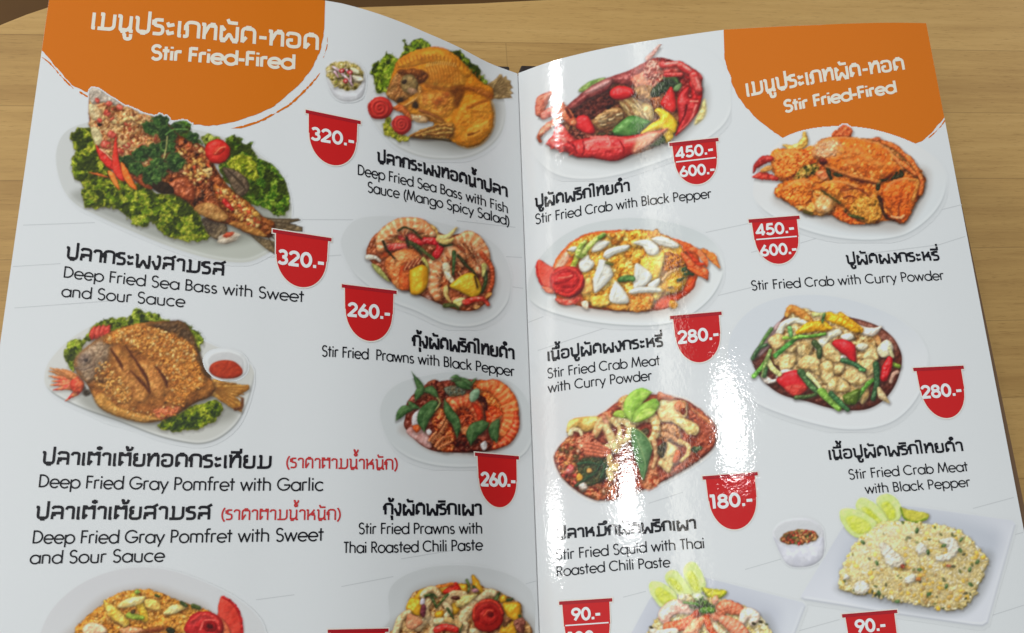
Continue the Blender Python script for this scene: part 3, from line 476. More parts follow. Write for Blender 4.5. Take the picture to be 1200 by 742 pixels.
    for k in range(34):
        x, y = 480 + C.rs.rand() * 150, 280 + C.rs.rand() * 150
        if abs((y - 350) - (x - 560) * .7) < 60: C.S([[x, y], [x + 20, y + 22 + 8 * C.rs.rand()]], 4.5, [(228, 206, 156), (216, 190, 134), (150, 108, 66), (196, 160, 104)][k % 4], sh=.3, w1=2, spec=.25)
    C.S('475,300 520,330 560,400', 6, (130, 84, 50), sh=0, soft=3); C.G('555,240 640,228 645,300 600,312 570,290', (176, 132, 80), (130, 84, 46), R=6, bump=.8, bs=5)
    C.bed('640,260 700,200 780,190 800,230 720,260 660,290', [(30, 40, 26), (50, 66, 40), (24, 30, 20)], sc=4, R=5)
    C.leaf([[800, 215], [780, 240], [760, 250]], 16, c=(110, 140, 90)); C.leaf([[700, 190], [760, 185], [785, 215]], 14, c=(60, 90, 50))
    C.bed('640,300 700,290 700,330 660,350', [(110, 50, 24), (180, 110, 60)], sc=3)
    # peppers
    C.G('428,255 470,230 540,240 552,275 500,300 460,300 430,285', (206, 34, 36), (190, 26, 30), R=9, bump=.1, spec=.4, sh=.5)
    C.G('692,320 720,270 750,235 770,290 775,350 750,370 710,345', (210, 40, 36), (196, 30, 30), R=9, bump=.1, spec=.3, sh=.5)
    C.G('240,415 265,385 310,390 335,430 345,475 300,480 250,450', (206, 32, 36), (190, 24, 28), R=9, bump=.1, spec=.45, sh=.5)
    C.G('430,480 480,420 540,385 600,400 640,420 600,460 560,490 480,492', (60, 110, 44), (84, 130, 60), R=9, bump=.2, spec=.3, sh=.5)
    C.G('585,485 640,430 690,400 660,360 690,345 750,380 780,430 765,480 720,480 700,455 640,475', (226, 184, 30), (214, 164, 24), R=9, bump=.15, spec=.4, sh=.5)
    C.G('700,490 740,460 760,500 720,530', (206, 170, 60), R=4); C.bed('620,540 690,480 720,520 680,545', [(30, 44, 20), (56, 76, 34)], sc=3)
    C.bed('350,480 430,470 440,490 370,500', [(40, 60, 30), (80, 40, 24)], sc=3)
    # claws and legs
    C.S('790,150 840,160 880,190', 26, (176, 30, 34), (206, 70, 66), w1=34, spec=.45)
    C.S('720,150 780,140 830,140', 16, (170, 40, 36), (200, 90, 80), w1=20, spec=.4)
    C.S('875,215 885,270 880,320', 32, (196, 34, 34), (176, 24, 28), w1=24, spec=.5)
    for P, w in (([[705, 120], [790, 112]], 17), ([[800, 122], [858, 160]], 21), ([[868, 176], [893, 245]], 24), ([[720, 172], [800, 168]], 12)): C.S(P, w, (178, 34, 36), (204, 74, 66), w1=w * .85, spec=.5, sh=.6, bump=.25)
    C.S('720,112 780,106', 4, (238, 176, 164), sh=0, soft=3, spec=0); C.S('815,124 850,146', 5, (238, 170, 158), sh=0, soft=3, spec=0); C.S('880,185 898,236', 5, (238, 160, 150), sh=0, soft=3, spec=0)
    C.G('780,310 810,250 845,235 840,290 880,300 895,350 850,420 790,480 770,490 790,430', (186, 36, 36), (160, 24, 28), R=9, bump=.2, spec=.45, sh=.45)
    C.S('830,330 820,380 790,440', 6, (100, 12, 16), sh=0, w1=3); C.S('850,310 890,310', 4, (226, 140, 120), sh=0); C.S('880,330 850,410 790,470', 6, (226, 120, 110), sh=0, soft=2.5, w1=3)
    C.S('55,370 70,310 115,265', [24, 34, 12], (176, 84, 64), (190, 110, 86), spec=.25); C.S('80,385 130,360 190,370', 22, (186, 84, 70), (206, 120, 104), w1=26, spec=.4)
    C.S('50,500 80,460 130,420 170,400', [10, 18, 16, 12], (190, 90, 64), (206, 130, 100), spec=.3); C.S('60,520 50,490', 9, (150, 60, 30), w1=5)
    C.S('170,330 200,380 230,420', [18, 30, 22], (180, 76, 44), (206, 120, 80), spec=.3); C.S('195,350 220,390', 8, (90, 30, 20), sh=0)
    C.G('92,530 130,480 140,440 170,430 210,470 250,510 280,560 260,600 200,580 160,570 120,555', (200, 44, 40), (214, 84, 76), R=11, bump=.35, spec=.45, sh=.4)
    C.bed('210,470 250,460 330,490 340,510 270,520', [(70, 30, 24), (150, 80, 60), (50, 24, 20)], sc=3)
    C.G('180,540 270,510 330,500 400,490 500,495 600,480 700,460 730,455 660,520 600,560 500,610 440,625 340,610 240,600', (186, 36, 34), (164, 24, 28), R=14, bump=.3, bs=6, spec=.5, sh=.5)
    C.G('590,490 700,460 735,452 690,495 620,550 560,585 545,560', (206, 130, 100), (214, 160, 130), R=8, bump=.5, bs=2.5, sh=0, soft=5, spec=.2)
    C.S('330,500 420,498 500,505', 7, (226, 110, 100), sh=0, soft=3, w1=3); C.S('480,520 500,560 495,600', 4, (130, 14, 18), sh=0); C.S('285,520 290,560 280,600', 5, (130, 14, 18), sh=0); C.S('415,500 425,530 415,555', 3, (230, 150, 140), sh=0)
    C.S('200,520 235,545 250,580', 4, (110, 12, 16), sh=0, soft=2); C.S('120,520 160,500 190,520', 7, (240, 160, 146), sh=0, soft=4, spec=0); C.S('300,530 360,512 420,512', 8, (244, 170, 158), sh=0, soft=5, spec=0, w1=5); C.S('510,520 570,508 640,490', 7, (240, 170, 150), sh=0, soft=5, spec=0)
    for x, y in ((92, 532), (118, 556), (165, 575), (215, 590)): C.S([[x + 12, y - 6], [x - 4, y + 4]], 6, (196, 60, 50), w1=1.5, sh=.3)
    C.S('330,545 400,555 480,550', 8, (224, 96, 84), sh=0, soft=4, w1=4)
    return C
def dish_crab_curry():
    C = Canvas(872, 142, 1116, 286, tf=(870, 140, 4.8), seed=9)
    C.plate('60,420 70,330 120,220 220,120 360,65 540,46 720,62 900,115 1050,190 1130,270 1150,360 1120,470 1040,570 920,650 780,680 640,682 480,662 330,620 190,560 100,495', (206, 209, 211), (203, 209, 213), rim=(150, 156, 160), rimw=.6, ramp=(.3, .9))
    C.dark((slice(None), slice(None)), sst(-10, 6, sdf_poly(C.X, C.Y, spline(C.T('200,430 330,520 560,600 760,620 900,610 1000,480 1040,360 1000,280 700,300')))) * .3, (170, 130, 100))
    C.S('230,145 290,165 345,130 350,75', [5, 22, 24, 8], (222, 190, 110), (214, 160, 70), spec=.3)
    O = [(150, 56, 14), (206, 100, 30), (224, 126, 46), (190, 84, 22), (230, 144, 66)]
    C.bed('180,420 200,370 260,330 290,290 420,240 440,130 560,100 700,110 820,130 880,170 950,230 1020,310 1020,400 970,480 930,560 890,582 820,570 720,590 560,570 480,540 360,535 300,495 220,450', O, sc=7, R=7, bump=.9, bs=5, spec=.25)
    C.bed('505,95 540,50 580,32 618,65 610,100 560,105', [(170, 60, 24), (214, 110, 60), (190, 80, 40)], sc=3, R=5)
    C.E(755, 112, 24, 12, 0, (176, 80, 40), (206, 120, 70)); C.bed('790,130 860,160 930,220 960,270 1010,300 1010,340 940,300 860,240', [(150, 70, 30), (200, 130, 60), (130, 90, 40), (220, 120, 60)], sc=4, R=5)
    C.bed('160,200 220,165 330,170 400,150 430,230 340,300 250,345 180,320', [(176, 74, 22), (214, 112, 40), (228, 138, 60), (200, 96, 30)], sc=4, R=12, bump=1, bs=3.4, spec=.3)
    C.S('62,300 80,260 120,228 165,222', [6, 18, 24, 12], (140, 22, 20), (176, 44, 34), spec=.4); C.S('60,325 110,318 190,335', [7, 24, 12], (170, 30, 24), (196, 60, 40), spec=.35)
    C.G('100,285 150,258 170,280 120,300', (206, 140, 70), R=3)
    C.bed('290,330 330,280 400,250 430,290 340,340', [(40, 40, 14), (120, 110, 40), (206, 150, 70), (70, 50, 20)], sc=3, R=4)
    C.bed('230,370 300,340 380,330 480,290 490,340 420,380 390,440 380,490 300,490 220,440', O[1:], sc=5, R=10, bump=1, bs=4, spec=.3)
    C.G('410,300 460,285 490,320 450,340', (222, 140, 90), (214, 110, 60), R=6, spec=.4)
    # carapace
    C.G('395,200 410,150 450,112 540,98 660,108 780,140 850,200 905,280 860,330 800,340 760,362 660,345 560,310 480,270 440,230', (214, 112, 36), (200, 94, 26), R=20, bump=.7, bs=4, ms=8, spec=.18, sh=.6)
    C.bed('395,190 410,150 450,115 520,115 570,150 560,190 500,210 430,215', [(214, 140, 90), (226, 180, 140), (206, 130, 80)], sc=4, R=5, bump=1, bs=2.4, sh=0, soft=5)
    C.scat('560,130 800,160 880,280 760,340 560,290', 70, (1, 2), [(224, 130, 50), (230, 150, 70), (190, 84, 24)], sh=.15)
    C.S('440,235 480,270 560,305 660,340 760,355 840,310', 8, (90, 36, 14), sh=0, soft=2.5, spec=0); C.E(455, 238, 24, 16, 30, (120, 40, 24), (60, 20, 16), soft=2)
    for q in ('480,280 500,340', '520,310 560,320', '760,390 770,350 810,340', '860,330 900,310 890,290', '850,330 870,300'): C.S(q, 12, (34, 36, 14), w1=7, sh=.2, spec=.2, wob=1)
    C.G('390,390 460,350 560,340 680,370 760,420 780,480 760,560 690,580 600,520 520,450 440,420', (214, 128, 48), (196, 100, 34), R=14, bump=.9, bs=6, spec=.25, sh=.5)
    for q in ('560,400 640,390 700,420 690,450', '570,440 600,430 640,440', '590,370 620,380'): C.S(q, 7, (130, 56, 18), sh=.2, w1=4)
    C.bed('600,500 660,440 740,440 785,490 770,570 690,580 630,550', [(176, 110, 36), (222, 160, 70), (206, 130, 50), (110, 80, 20)], sc=4, R=9, bump=1, bs=3.2)
    C.bed('300,490 390,470 400,400 450,400 520,440 520,500 470,540 370,535', [(170, 84, 26), (216, 140, 60), (226, 170, 96), (190, 100, 34)], sc=5, R=9, bump=.9, bs=4)
    C.G('405,480 440,430 500,450 510,500 470,530 425,520', (218, 172, 116), (206, 140, 76), R=7, spec=.3); C.E(462, 500, 14, 12, 0, (226, 200, 160), sh=0, soft=3, spec=.1)
    C.S('445,400 500,440 550,470', 6, (70, 60, 20), sh=.2); C.S('350,520 390,530', 10, (80, 66, 20)); C.S('600,540 650,550 680,560', 10, (60, 66, 24), w1=5); C.S('580,510 570,545', 8, (70, 50, 20))
    C.bed('510,540 560,520 620,560 690,585 600,585', [(190, 70, 20), (214, 110, 40)], sc=4, R=4)
    C.G('790,440 800,370 860,340 940,320 1000,350 1000,410 970,480 925,570 885,582 830,520', (214, 106, 36), (200, 88, 26), R=12, bump=.8, bs=4, spec=.2, sh=.5)
    for P, w in (([[790, 130], [850, 150], [900, 190]], 15), ([[905, 195], [950, 235], [985, 290]], 15), ([[850, 215], [920, 265], [975, 310]], 13), ([[985, 300], [1010, 350], [1000, 420]], 14)): C.S(P, [w * .7, w, w * .8], (210, 112, 44), (190, 84, 30), spec=.35, sh=.5, bump=.4)
    C.S('400,195 430,140 540,104 660,112 780,146 850,202 900,276', 4, (236, 160, 96), sh=0, soft=3, spec=0); C.S('470,262 560,300 680,334 770,350', 6, (226, 140, 70), sh=0, soft=4, spec=0)
    for x, y in ((560, 175), (640, 180), (700, 220), (610, 240), (760, 250)): C.E(x, y, 34, 18, 15, (226, 136, 60), sh=0, soft=7, spec=.1)
    C.S('885,580 875,520 890,450', 7, (110, 44, 14), sh=0, soft=2.4, w1=3); C.S('800,400 850,350 930,330', 5, (238, 160, 96), sh=0, soft=3, spec=0)
    C.S('470,355 540,350 640,375', 6, (232, 156, 86), sh=0, soft=3, spec=0); C.S('230,390 300,350 370,345', 6, (234, 156, 84), sh=0, soft=3, spec=0); C.S('190,200 260,180 330,190', 6, (236, 156, 80), sh=0, soft=3, spec=0)
    C.S('940,340 985,350 960,450', 9, (190, 120, 50), sh=.3); C.S('770,440 800,540 850,570', 10, (60, 30, 10), sh=.2, w1=5); C.S('840,545 890,555 910,540', 6, (226, 160, 110), sh=.2)
    return C
def dish_crabmeat_curry():
    C = Canvas(612, 254, 852, 388, tf=(615, 250, 5), seed=10)
    C.plate('15,480 30,370 90,260 200,150 340,75 520,35 700,30 880,60 1040,120 1130,200 1165,300 1155,390 1100,490 1010,575 900,635 760,662 600,662 440,648 280,620 140,580 60,540', (190, 197, 200), (208, 213, 215), rim=(140, 148, 152), rimw=.7, ramp=(.3, .75))
    C.dark((slice(None), slice(None)), sst(-9, 6, sdf_poly(C.X, C.Y, spline(C.T('180,520 380,580 700,600 900,560 1030,400 900,450 500,500')))) * .25, (190, 120, 80))
    C.G('170,300 240,200 320,140 440,105 600,100 740,105 880,150 980,190 1020,260 1020,340 985,430 900,500 800,560 680,578 520,572 380,555 280,535 200,530 180,450', (206, 84, 22), (190, 64, 16), R=5, bump=.25, spec=.25, sh=.1)
    C.G('740,560 800,490 880,460 960,420 1000,370 990,440 900,510 820,560', (196, 60, 20), (180, 48, 14), R=4, bump=.2, spec=.2, sh=0)
    C.G('180,310 250,210 300,190 240,300 200,320', (226, 150, 120), (230, 180, 150), R=3, sh=0, spec=.1, soft=3)
    Y = [(190, 110, 24), (222, 158, 50), (232, 186, 84), (206, 130, 34), (236, 206, 120)]
    C.bed('250,220 320,150 440,120 600,105 720,98 860,150 930,210 940,300 960,360 920,450 840,480 780,500 740,560 600,570 480,560 400,545 330,470 330,330', Y, sc=6, R=7, bump=1, bs=4.5, spec=.25)
    for k in range(46):
        x, y = 340 + C.rs.rand() * 560, 120 + C.rs.rand() * 420
        C.E(x, y, 18 + 22 * C.rs.rand(), 13 + 14 * C.rs.rand(), C.rs.rand() * 180, Y[k % 5], Y[(k + 2) % 5], sh=.3, spec=.3, bs=3, bump=.6)
    C.bed('800,260 860,230 930,260 940,300 870,330 810,340', [(150, 70, 16), (206, 130, 40), (110, 50, 14)], sc=3, R=4)
    C.bed('600,480 740,470 740,560 620,570', [(206, 120, 40), (224, 160, 80), (190, 100, 30)], sc=3, R=4)
    C.G('680,280 760,240 815,235 810,310 780,380 720,400 690,340', (226, 180, 60), (236, 204, 110), R=9, bump=.6, spec=.3)
    C.G('800,420 850,350 900,330 930,400 900,460 830,465', (222, 170, 50), (206, 140, 40), R=8, spec=.3); C.S('810,390 840,350 890,330', 9, (206, 160, 110), w1=5)
    C.G('385,490 460,485 500,530 440,550 400,540', (226, 170, 60), (236, 200, 110), R=6); C.G('330,460 350,390 390,380 400,450 350,480', (226, 170, 90), R=5); C.G('510,535 600,540 600,565 520,568', (222, 150, 60), R=4)
    Wc = (228, 226, 214); Wd = (206, 206, 196)
    for q in ('318,290 370,245 385,270 410,300 370,340 330,340', '400,390 420,330 440,275 480,280 515,350 500,390 440,450 410,465', '495,490 510,440 535,400 580,450 607,500 600,528 510,525', '640,360 650,295 690,310 745,370 700,430 640,440', '390,220 430,165 500,170 440,220', '460,250 480,215 560,190 610,190 600,215 530,240 490,265', '635,175 680,155 740,160 785,200 775,240 720,240 690,195', '745,150 800,135 860,155 905,185 890,205 830,195 780,180', '250,215 280,195 310,200 290,225', '720,420 785,380 790,410 750,450', '610,470 640,440 720,430 790,440 795,460 720,465'):
        C.G(q, Wc, Wd, R=8, bump=.3, bs=6, spec=.15, sh=.5, lit=.8)
    for q in ('420,420 450,350 470,300', '520,500 540,440', '660,400 670,330', '660,180 720,190', '770,160 860,180', '500,240 570,205'): C.S(q, 2.5, (176, 180, 172), sh=0, spec=0, soft=2)
    C.G('330,520 370,515 372,560 345,555', (226, 206, 180), R=3)
    for q, c in (('280,320 310,250 340,190 355,165', (150, 160, 40)), ('330,250 380,190 440,140 465,125', (150, 180, 70)), ('310,240 330,190 350,170', (130, 160, 50))): C.S(q, 17, c, (196, 206, 120), w1=12, spec=.3)
    C.S('440,145 468,128', 12, (84, 120, 40), w1=9); C.S('560,390 600,380 632,385', 16, (50, 90, 40), (80, 120, 60)); C.S('480,290 510,300', 9, (90, 90, 40))
    for q in ('930,330 960,325 965,350 985,360', '940,360 960,350', '900,390 930,380'): C.S(q, 11, (40, 66, 36), w1=6, wob=1)
    C.E(860, 432, 8, 6, 0, (90, 60, 20)); C.E(845, 436, 5, 4, 0, (60, 60, 20))
    # carrot garnish and tomato
    C.S('1040,215 1100,260 1140,320', [10, 24, 5], (226, 110, 40), (236, 140, 70), spec=.2); C.S('940,220 1000,215 1060,280 1065,310', [8, 16, 16, 8], (226, 90, 36), (236, 130, 80))
    C.S('920,235 980,300 1050,345 1068,388', [10, 26, 24, 5], (222, 80, 30), (230, 110, 60), spec=.3); C.S('950,220 1010,290 1050,300', [4, 14, 6], (206, 60, 24)); C.S('960,320 1020,350 1062,380', [8, 16, 5], (226, 96, 40))
    C.G('66,340 78,272 130,300 175,330 170,400 165,460 110,430 80,390', (214, 76, 56), (206, 60, 40), R=6, bump=.2, spec=.2); C.S('70,290 75,350 100,420', 5, (176, 24, 22), sh=0)
    C.G('100,430 160,440 180,470 130,465', (222, 110, 80), R=4)
    C.G('180,500 240,500 290,480 330,500 300,530 240,540 200,525', (206, 70, 56), (220, 120, 100), R=4)
    C.E(252, 402, 98, 92, 10, (190, 30, 26), (172, 20, 20), wob=.08, bump=.2, spec=.3, R=12, sh=.5)
    C.S('170,350 230,320 300,340 335,390', 8, (214, 60, 50), sh=.3, soft=2); C.S('180,410 230,400 280,370 270,340 210,350', 9, (150, 10, 14), sh=0, soft=2, w1=3); C.S('200,380 250,375 275,365', 5, (226, 110, 90), sh=0); C.S('190,460 260,480 320,430 335,370', 10, (206, 44, 36), sh=.45); C.S('220,430 280,430 310,390', 7, (140, 8, 12), sh=0, soft=2)
    return C
def dish_crabmeat_pepper():
    C = Canvas(850, 342, 1094, 508, tf=(850, 340, 4.364), seed=11)
    C.plate('15,330 25,240 70,160 150,90 260,45 400,25 560,35 720,75 860,135 970,215 1025,300 1035,390 1010,500 950,600 860,675 740,712 600,716 460,690 320,650 180,595 90,530 40,450', (196, 202, 209), (208, 212, 216), rim=(156, 162, 168), rimw=.7, ramp=(.15, .8))
    C.G('135,350 160,300 230,210 290,150 340,100 440,115 560,130 680,150 790,190 860,250 900,330 895,410 860,500 800,570 720,610 620,615 520,600 420,570 300,540 220,490 160,420', (84, 32, 20), (62, 22, 14), R=4, bump=.3, spec=.3, sh=.25)
    C.G('640,150 760,180 860,250 880,320 800,260 700,190', (120, 66, 50), (140, 90, 76), R=3, sh=0, soft=3); C.G('240,200 280,160 300,190 250,260 190,330 150,340', (140, 110, 110), (170, 140, 140), R=3, sh=0, soft=2)
    C.G('640,190 780,230 790,290 720,250', (176, 110, 60), (206, 150, 90), R=4)
    B = [(150, 104, 56), (206, 170, 110), (222, 196, 146), (176, 130, 76)]
    C.bed('320,140 380,90 480,120 620,150 740,230 780,320 760,440 700,560 600,580 500,520 400,440 280,400 230,330 260,220', B, sc=6, R=6, bump=.9, bs=4)
    C.S('315,130 340,95 400,130 440,165', [12, 20, 24, 16], (206, 150, 70), (190, 120, 50)); C.S('450,125 520,125 590,130', 9, (196, 196, 120))
    C.S('275,220 300,175 360,155 420,180 400,215', 17, (214, 206, 180), (226, 222, 200), spec=.4, w1=12)
    C.S('640,160 690,200 750,215 795,190', [8, 20, 22, 6], (214, 196, 180), (226, 214, 200), spec=.4); C.S('480,290 520,240 580,215', 26, (216, 206, 176), (228, 222, 200), w1=16)
    C.S('590,130 640,165 690,205', 16, (222, 160, 30), (206, 140, 24), spec=.4); C.S('530,135 600,165 670,205', 24, (226, 166, 28), (214, 150, 24), w1=16, spec=.4, sh=.5); C.S('370,220 430,190 500,185 540,195', [10, 26, 26, 8], (226, 170, 30), (214, 150, 24), spec=.4, sh=.5)
    ch = ('215,260 260,225 300,235 310,280 260,305', '355,260 440,245 450,290 420,340 380,335 360,300', '275,390 290,340 350,300 365,350 340,400 290,415', '370,375 410,335 485,350 470,400 400,408', '495,300 540,270 590,320 595,355 560,372 510,350', '480,430 490,375 540,365 560,420 530,480 495,465', '665,290 720,265 770,300 785,350 750,365 690,345 715,320', '685,370 730,350 772,370 765,420 720,440 685,400', '610,420 650,390 700,410 725,460 690,490 640,480 605,450', '520,500 560,440 620,470 635,510 580,525', '680,540 720,490 735,540 700,585', '590,230 640,215 660,250 600,255', '560,390 610,370 600,420 560,430', '300,310 360,280 350,320', '430,400 480,390 480,440')
    for k, q in enumerate(ch): C.G(q, (218, 192, 138), (196, 158, 98), R=8, bump=.6, bs=5, spec=.25, sh=.6)
    C.G('590,235 640,220 655,245 610,260', (226, 222, 206), R=5); C.G('665,290 700,270 730,285 700,310', (228, 218, 190), R=6)
    C.G('775,300 820,255 855,280 850,330 800,345', (214, 200, 160), (226, 220, 196), R=7, spec=.4); C.S('840,300 855,340', 9, (206, 200, 150)); C.S('855,380 885,390', 12, (120, 150, 50))
    for q in ('270,445 300,415 370,420', '230,465 190,440 215,470 265,460', '600,345 640,335 650,360'): C.S(q, 12, (206, 190, 176), (226, 216, 206), w1=8, spec=.4)
    for q in ('545,270 600,252 660,280 668,330 660,375 620,340 590,320', '262,465 300,425 370,410 400,440 425,500 360,545 320,520', ):
        C.G(q, (206, 30, 36), (190, 22, 30), R=10, bump=.1, spec=.4, sh=.6)
    C.S('840,355 825,400 810,450', [16, 26, 20], (206, 34, 36), (190, 24, 30), spec=.45, sh=.6); C.G('300,500 370,480 420,500 360,545', (190, 60, 50), R=5, sh=0, soft=2)
    gs = (('235,200 200,250 150,340', 10, (70, 100, 50)), ('140,350 170,300 210,280', 10, (44, 70, 40)), ('255,335 310,290 370,240', 12, (60, 120, 50)), ('300,245 400,240 510,225', 9, (120, 156, 60)), ('380,240 450,235 510,222', 9, (90, 140, 50)), ('145,440 190,390 225,330', 12, (84, 140, 50)), ('215,360 240,400 275,430', 16, (196, 196, 130)), ('230,310 210,360 190,440', 10, (110, 130, 70)), ('200,440 210,400', 10, (50, 80, 44)), ('385,420 430,480 470,520', 18, (60, 90, 50)), ('420,430 470,480 500,530', 10, (180, 186, 130)), ('490,520 540,570 580,605', 20, (110, 150, 60)), ('540,530 590,580 625,612', 14, (50, 90, 50)), ('360,550 420,545 460,535', 11, (60, 80, 40)), ('670,560 720,490 755,460', 12, (84, 140, 50)), ('770,380 775,470 755,555', 16, (40, 70, 40)), ('600,360 650,375 710,410', 13, (44, 80, 48)), ('690,405 710,410', 10, (60, 110, 60)), ('330,195 335,230', 12, (90, 140, 80)), ('505,125 495,165', 7, (50, 80, 40)), ('455,270 480,300 480,340', 16, (50, 66, 34)))
    for q, w, c in gs: C.S(q, w, c, tuple(min(255, int(v * 1.25)) for v in c), w1=w * .8, spec=.3, sh=.5)
    C.G('600,545 640,520 690,510 670,580 620,585', (96, 120, 40), (70, 90, 30), R=7, spec=.3); C.S('785,505 800,540 835,575', [10, 20, 5], (196, 170, 120), (214, 190, 150), spec=.3)
    C.S('845,470 860,430 880,420', 10, (180, 140, 120), sh=0)
    return C
def dish_squid():
    C = Canvas(642, 454, 848, 592, tf=(640, 450, 5.119), seed=12)
    C.G('45,460 60,400 120,320 200,240 340,170 450,90 600,60 800,80 900,130 1000,220 1032,290 1010,380 930,460 800,540 660,610 500,670 380,700 280,700 170,640 90,560', (222, 206, 190), R=4, bump=0, spec=0, sh=0, lit=.2, soft=5)
    C.G('48,460 62,400 130,320 210,240 340,175 450,95 600,62 800,85 900,135 1000,225 1028,295 1005,380 925,455 800,535 660,605 500,662 380,694 285,694 175,635 95,560', (142, 54, 32), (108, 34, 20), R=5, bump=.4, bs=5, spec=.35, sh=0)
    RR = [(96, 30, 16), (150, 56, 30), (190, 110, 70), (120, 66, 30), (206, 140, 96)]
    C.bed('55,450 70,390 140,320 220,330 380,430 440,480 430,600 420,690 290,690 180,630 95,555', RR, sc=4, R=6, bump=1, bs=3.2, spec=.5)
    for k in range(70):
        t = C.rs.rand(); x, y = 80 + C.rs.rand() * 330, 370 + C.rs.rand() * 300
        if y > 520 + x * .4 or y > 690: continue
        C.E(x, y, 8 + 14 * C.rs.rand(), 6 + 8 * C.rs.rand(), C.rs.rand() * 180, [(206, 110, 70), (214, 170, 140), (176, 50, 34), (200, 130, 60), (90, 70, 30), (170, 60, 44)][k % 6], sh=.4, spec=.5)
    C.bed('190,480 260,440 360,450 380,540 300,600 220,600', [(30, 44, 24), (70, 84, 44), (40, 36, 20), (110, 100, 50)], sc=3, R=4)
    for q in ('190,480 260,470 330,490', '180,610 240,570 300,520 330,470', '330,560 350,500 330,460', '250,560 290,540'): C.S(q, 8, (44, 74, 44), w1=5, sh=.4)
    C.G('195,610 230,590 250,620 220,650', (206, 196, 186), (120, 100, 84), R=3); C.E(200, 560, 20, 22, 0, (222, 160, 60)); C.E(145, 510, 22, 30, 30, (200, 60, 60), (226, 140, 130), spec=.5); C.E(260, 520, 18, 14, 0, (206, 150, 80))
    # right sauce
    C.bed('850,180 900,140 1000,225 1025,295 1000,380 920,450 800,530 660,600 540,640 540,590 640,560 720,540 840,440 900,330', [(98, 30, 18), (136, 52, 30), (160, 74, 46), (108, 34, 20)], sc=4, R=4, bump=.5, bs=2.5, spec=.4)
    C.G('850,130 960,200 1000,230 980,240 900,180', (206, 130, 80), R=3, sh=0, soft=3); C.bed('870,390 920,370 935,390 890,415', [(30, 44, 24), (90, 110, 70)], sc=2, R=2, sh=.2)
    Wc, Wd = (222, 196, 140), (206, 166, 104)
    C.G('120,290 140,220 200,200 300,195 330,220 290,270 230,290 190,260 150,290', (222, 190, 110), (206, 160, 80), R=10, bump=.5, spec=.3); C.S('145,300 160,275 200,280 215,310', 15, (226, 206, 160), w1=10)
    C.bed('340,180 400,165 390,250 340,260', [(176, 80, 50), (214, 150, 110)], sc=3, R=4)
    C.bed('430,110 470,70 530,85 520,150 480,170 440,150', [(150, 70, 30), (206, 140, 80), (222, 180, 130), (170, 90, 50)], sc=4, R=6, bump=1)
    C.S('290,310 330,240 360,230 370,310', [20, 34, 34, 20], (224, 190, 130), (206, 150, 100), spec=.3, sh=.5); C.S('345,200 365,250 360,320', 12, (196, 110, 80), (214, 150, 120))
    C.S('410,220 460,260 450,330 400,380 330,400', [26, 34, 34, 36, 24], (226, 196, 136), (216, 176, 116), spec=.35, sh=.6, R=5)
    C.bed('180,330 270,290 300,340 360,380 390,430 300,440 230,420 190,390', [(120, 50, 34), (200, 110, 80), (216, 150, 116), (150, 70, 50)], sc=3, R=5, bump=1, bs=2.5)
    for k in range(4): C.S([[240, 350 + 22 * k], [310, 365 + 20 * k], [385, 395 + 14 * k]], 11, (206, 116, 84), (222, 160, 124), w1=7, stripe=(2, (176, 80, 56)), sh=.4)
    C.S('380,440 390,490 430,490', 18, (222, 190, 130), (206, 160, 100), w1=12, sh=.5); C.S('390,560 380,520 420,510', 22, (222, 190, 136), w1=14)
    C.bed('450,250 500,260 515,400 470,470 440,460 470,380', [(84, 40, 24), (140, 84, 54), (120, 60, 36)], sc=4, R=3, sh=.1, spec=.3)
    C.G('665,130 700,90 770,95 840,110 845,190 800,230 740,230 680,220', (226, 196, 136), (216, 170, 110), R=9, bump=.4, spec=.35, sh=.5)
    C.G('670,50 720,60 770,80 750,100 690,95 675,130', (176, 90, 60), (206, 150, 120), R=4); C.E(805, 135, 36, 34, 0, (206, 130, 80), (190, 100, 60), R=5); C.E(822, 165, 16, 20, 0, (120, 40, 20), sh=0)
    C.S('770,215 830,240 880,270 890,285', [20, 34, 36, 24], (226, 200, 140), (216, 176, 110), spec=.35, sh=.6); C.E(870, 280, 34, 26, 0, (222, 190, 120), sh=0)
    C.bed('670,260 730,240 800,270 800,350 740,350 680,330', [(130, 66, 34), (190, 130, 80), (214, 170, 120)], sc=3, R=6, bump=1, bs=3)
    for q in ('690,270 730,260 760,300 720,340', '700,300 760,320 800,360'): C.S(q, 15, (206, 150, 100), w1=10, stripe=(2.4, (176, 110, 70)))
    C.G('668,470 720,400 720,350 760,360 800,400 770,470 740,535 690,500', (224, 196, 140), (210, 170, 110), R=9, bump=.5, spec=.3, sh=.55); C.S('800,345 850,370 850,420 810,460', 15, (224, 190, 130), (206, 160, 100), w1=12, sh=.5); C.G('760,470 780,400 810,410 790,470', (190, 90, 50), R=4)
    C.S('520,250 570,205 640,205 660,250 650,310 615,350', [20, 30, 30, 26, 24, 14], (226, 198, 136), (214, 170, 110), spec=.35, sh=.6, stripe=(7, (206, 150, 96))); C.E(590, 290, 30, 22, -30, (110, 84, 50), (60, 50, 30), sh=.2)
    C.S('360,255 395,330 420,400', [18, 30, 16], (226, 198, 142), (212, 172, 116), spec=.3, sh=.5); C.S('445,215 500,235 505,300 470,350', [22, 30, 28, 14], (228, 202, 146), (214, 178, 120), spec=.35, sh=.5)
    C.bed('560,560 640,440 670,520 680,600 600,640', [(176, 90, 50), (206, 140, 100), (150, 60, 34)], sc=4, R=3, sh=0, soft=3)
    C.S('650,350 660,430 640,500', 16, (206, 156, 110), w1=10, sh=.3)
    C.bed('670,380 720,350 710,430 680,440', [(36, 30, 18), (70, 60, 34)], sc=3, R=3)
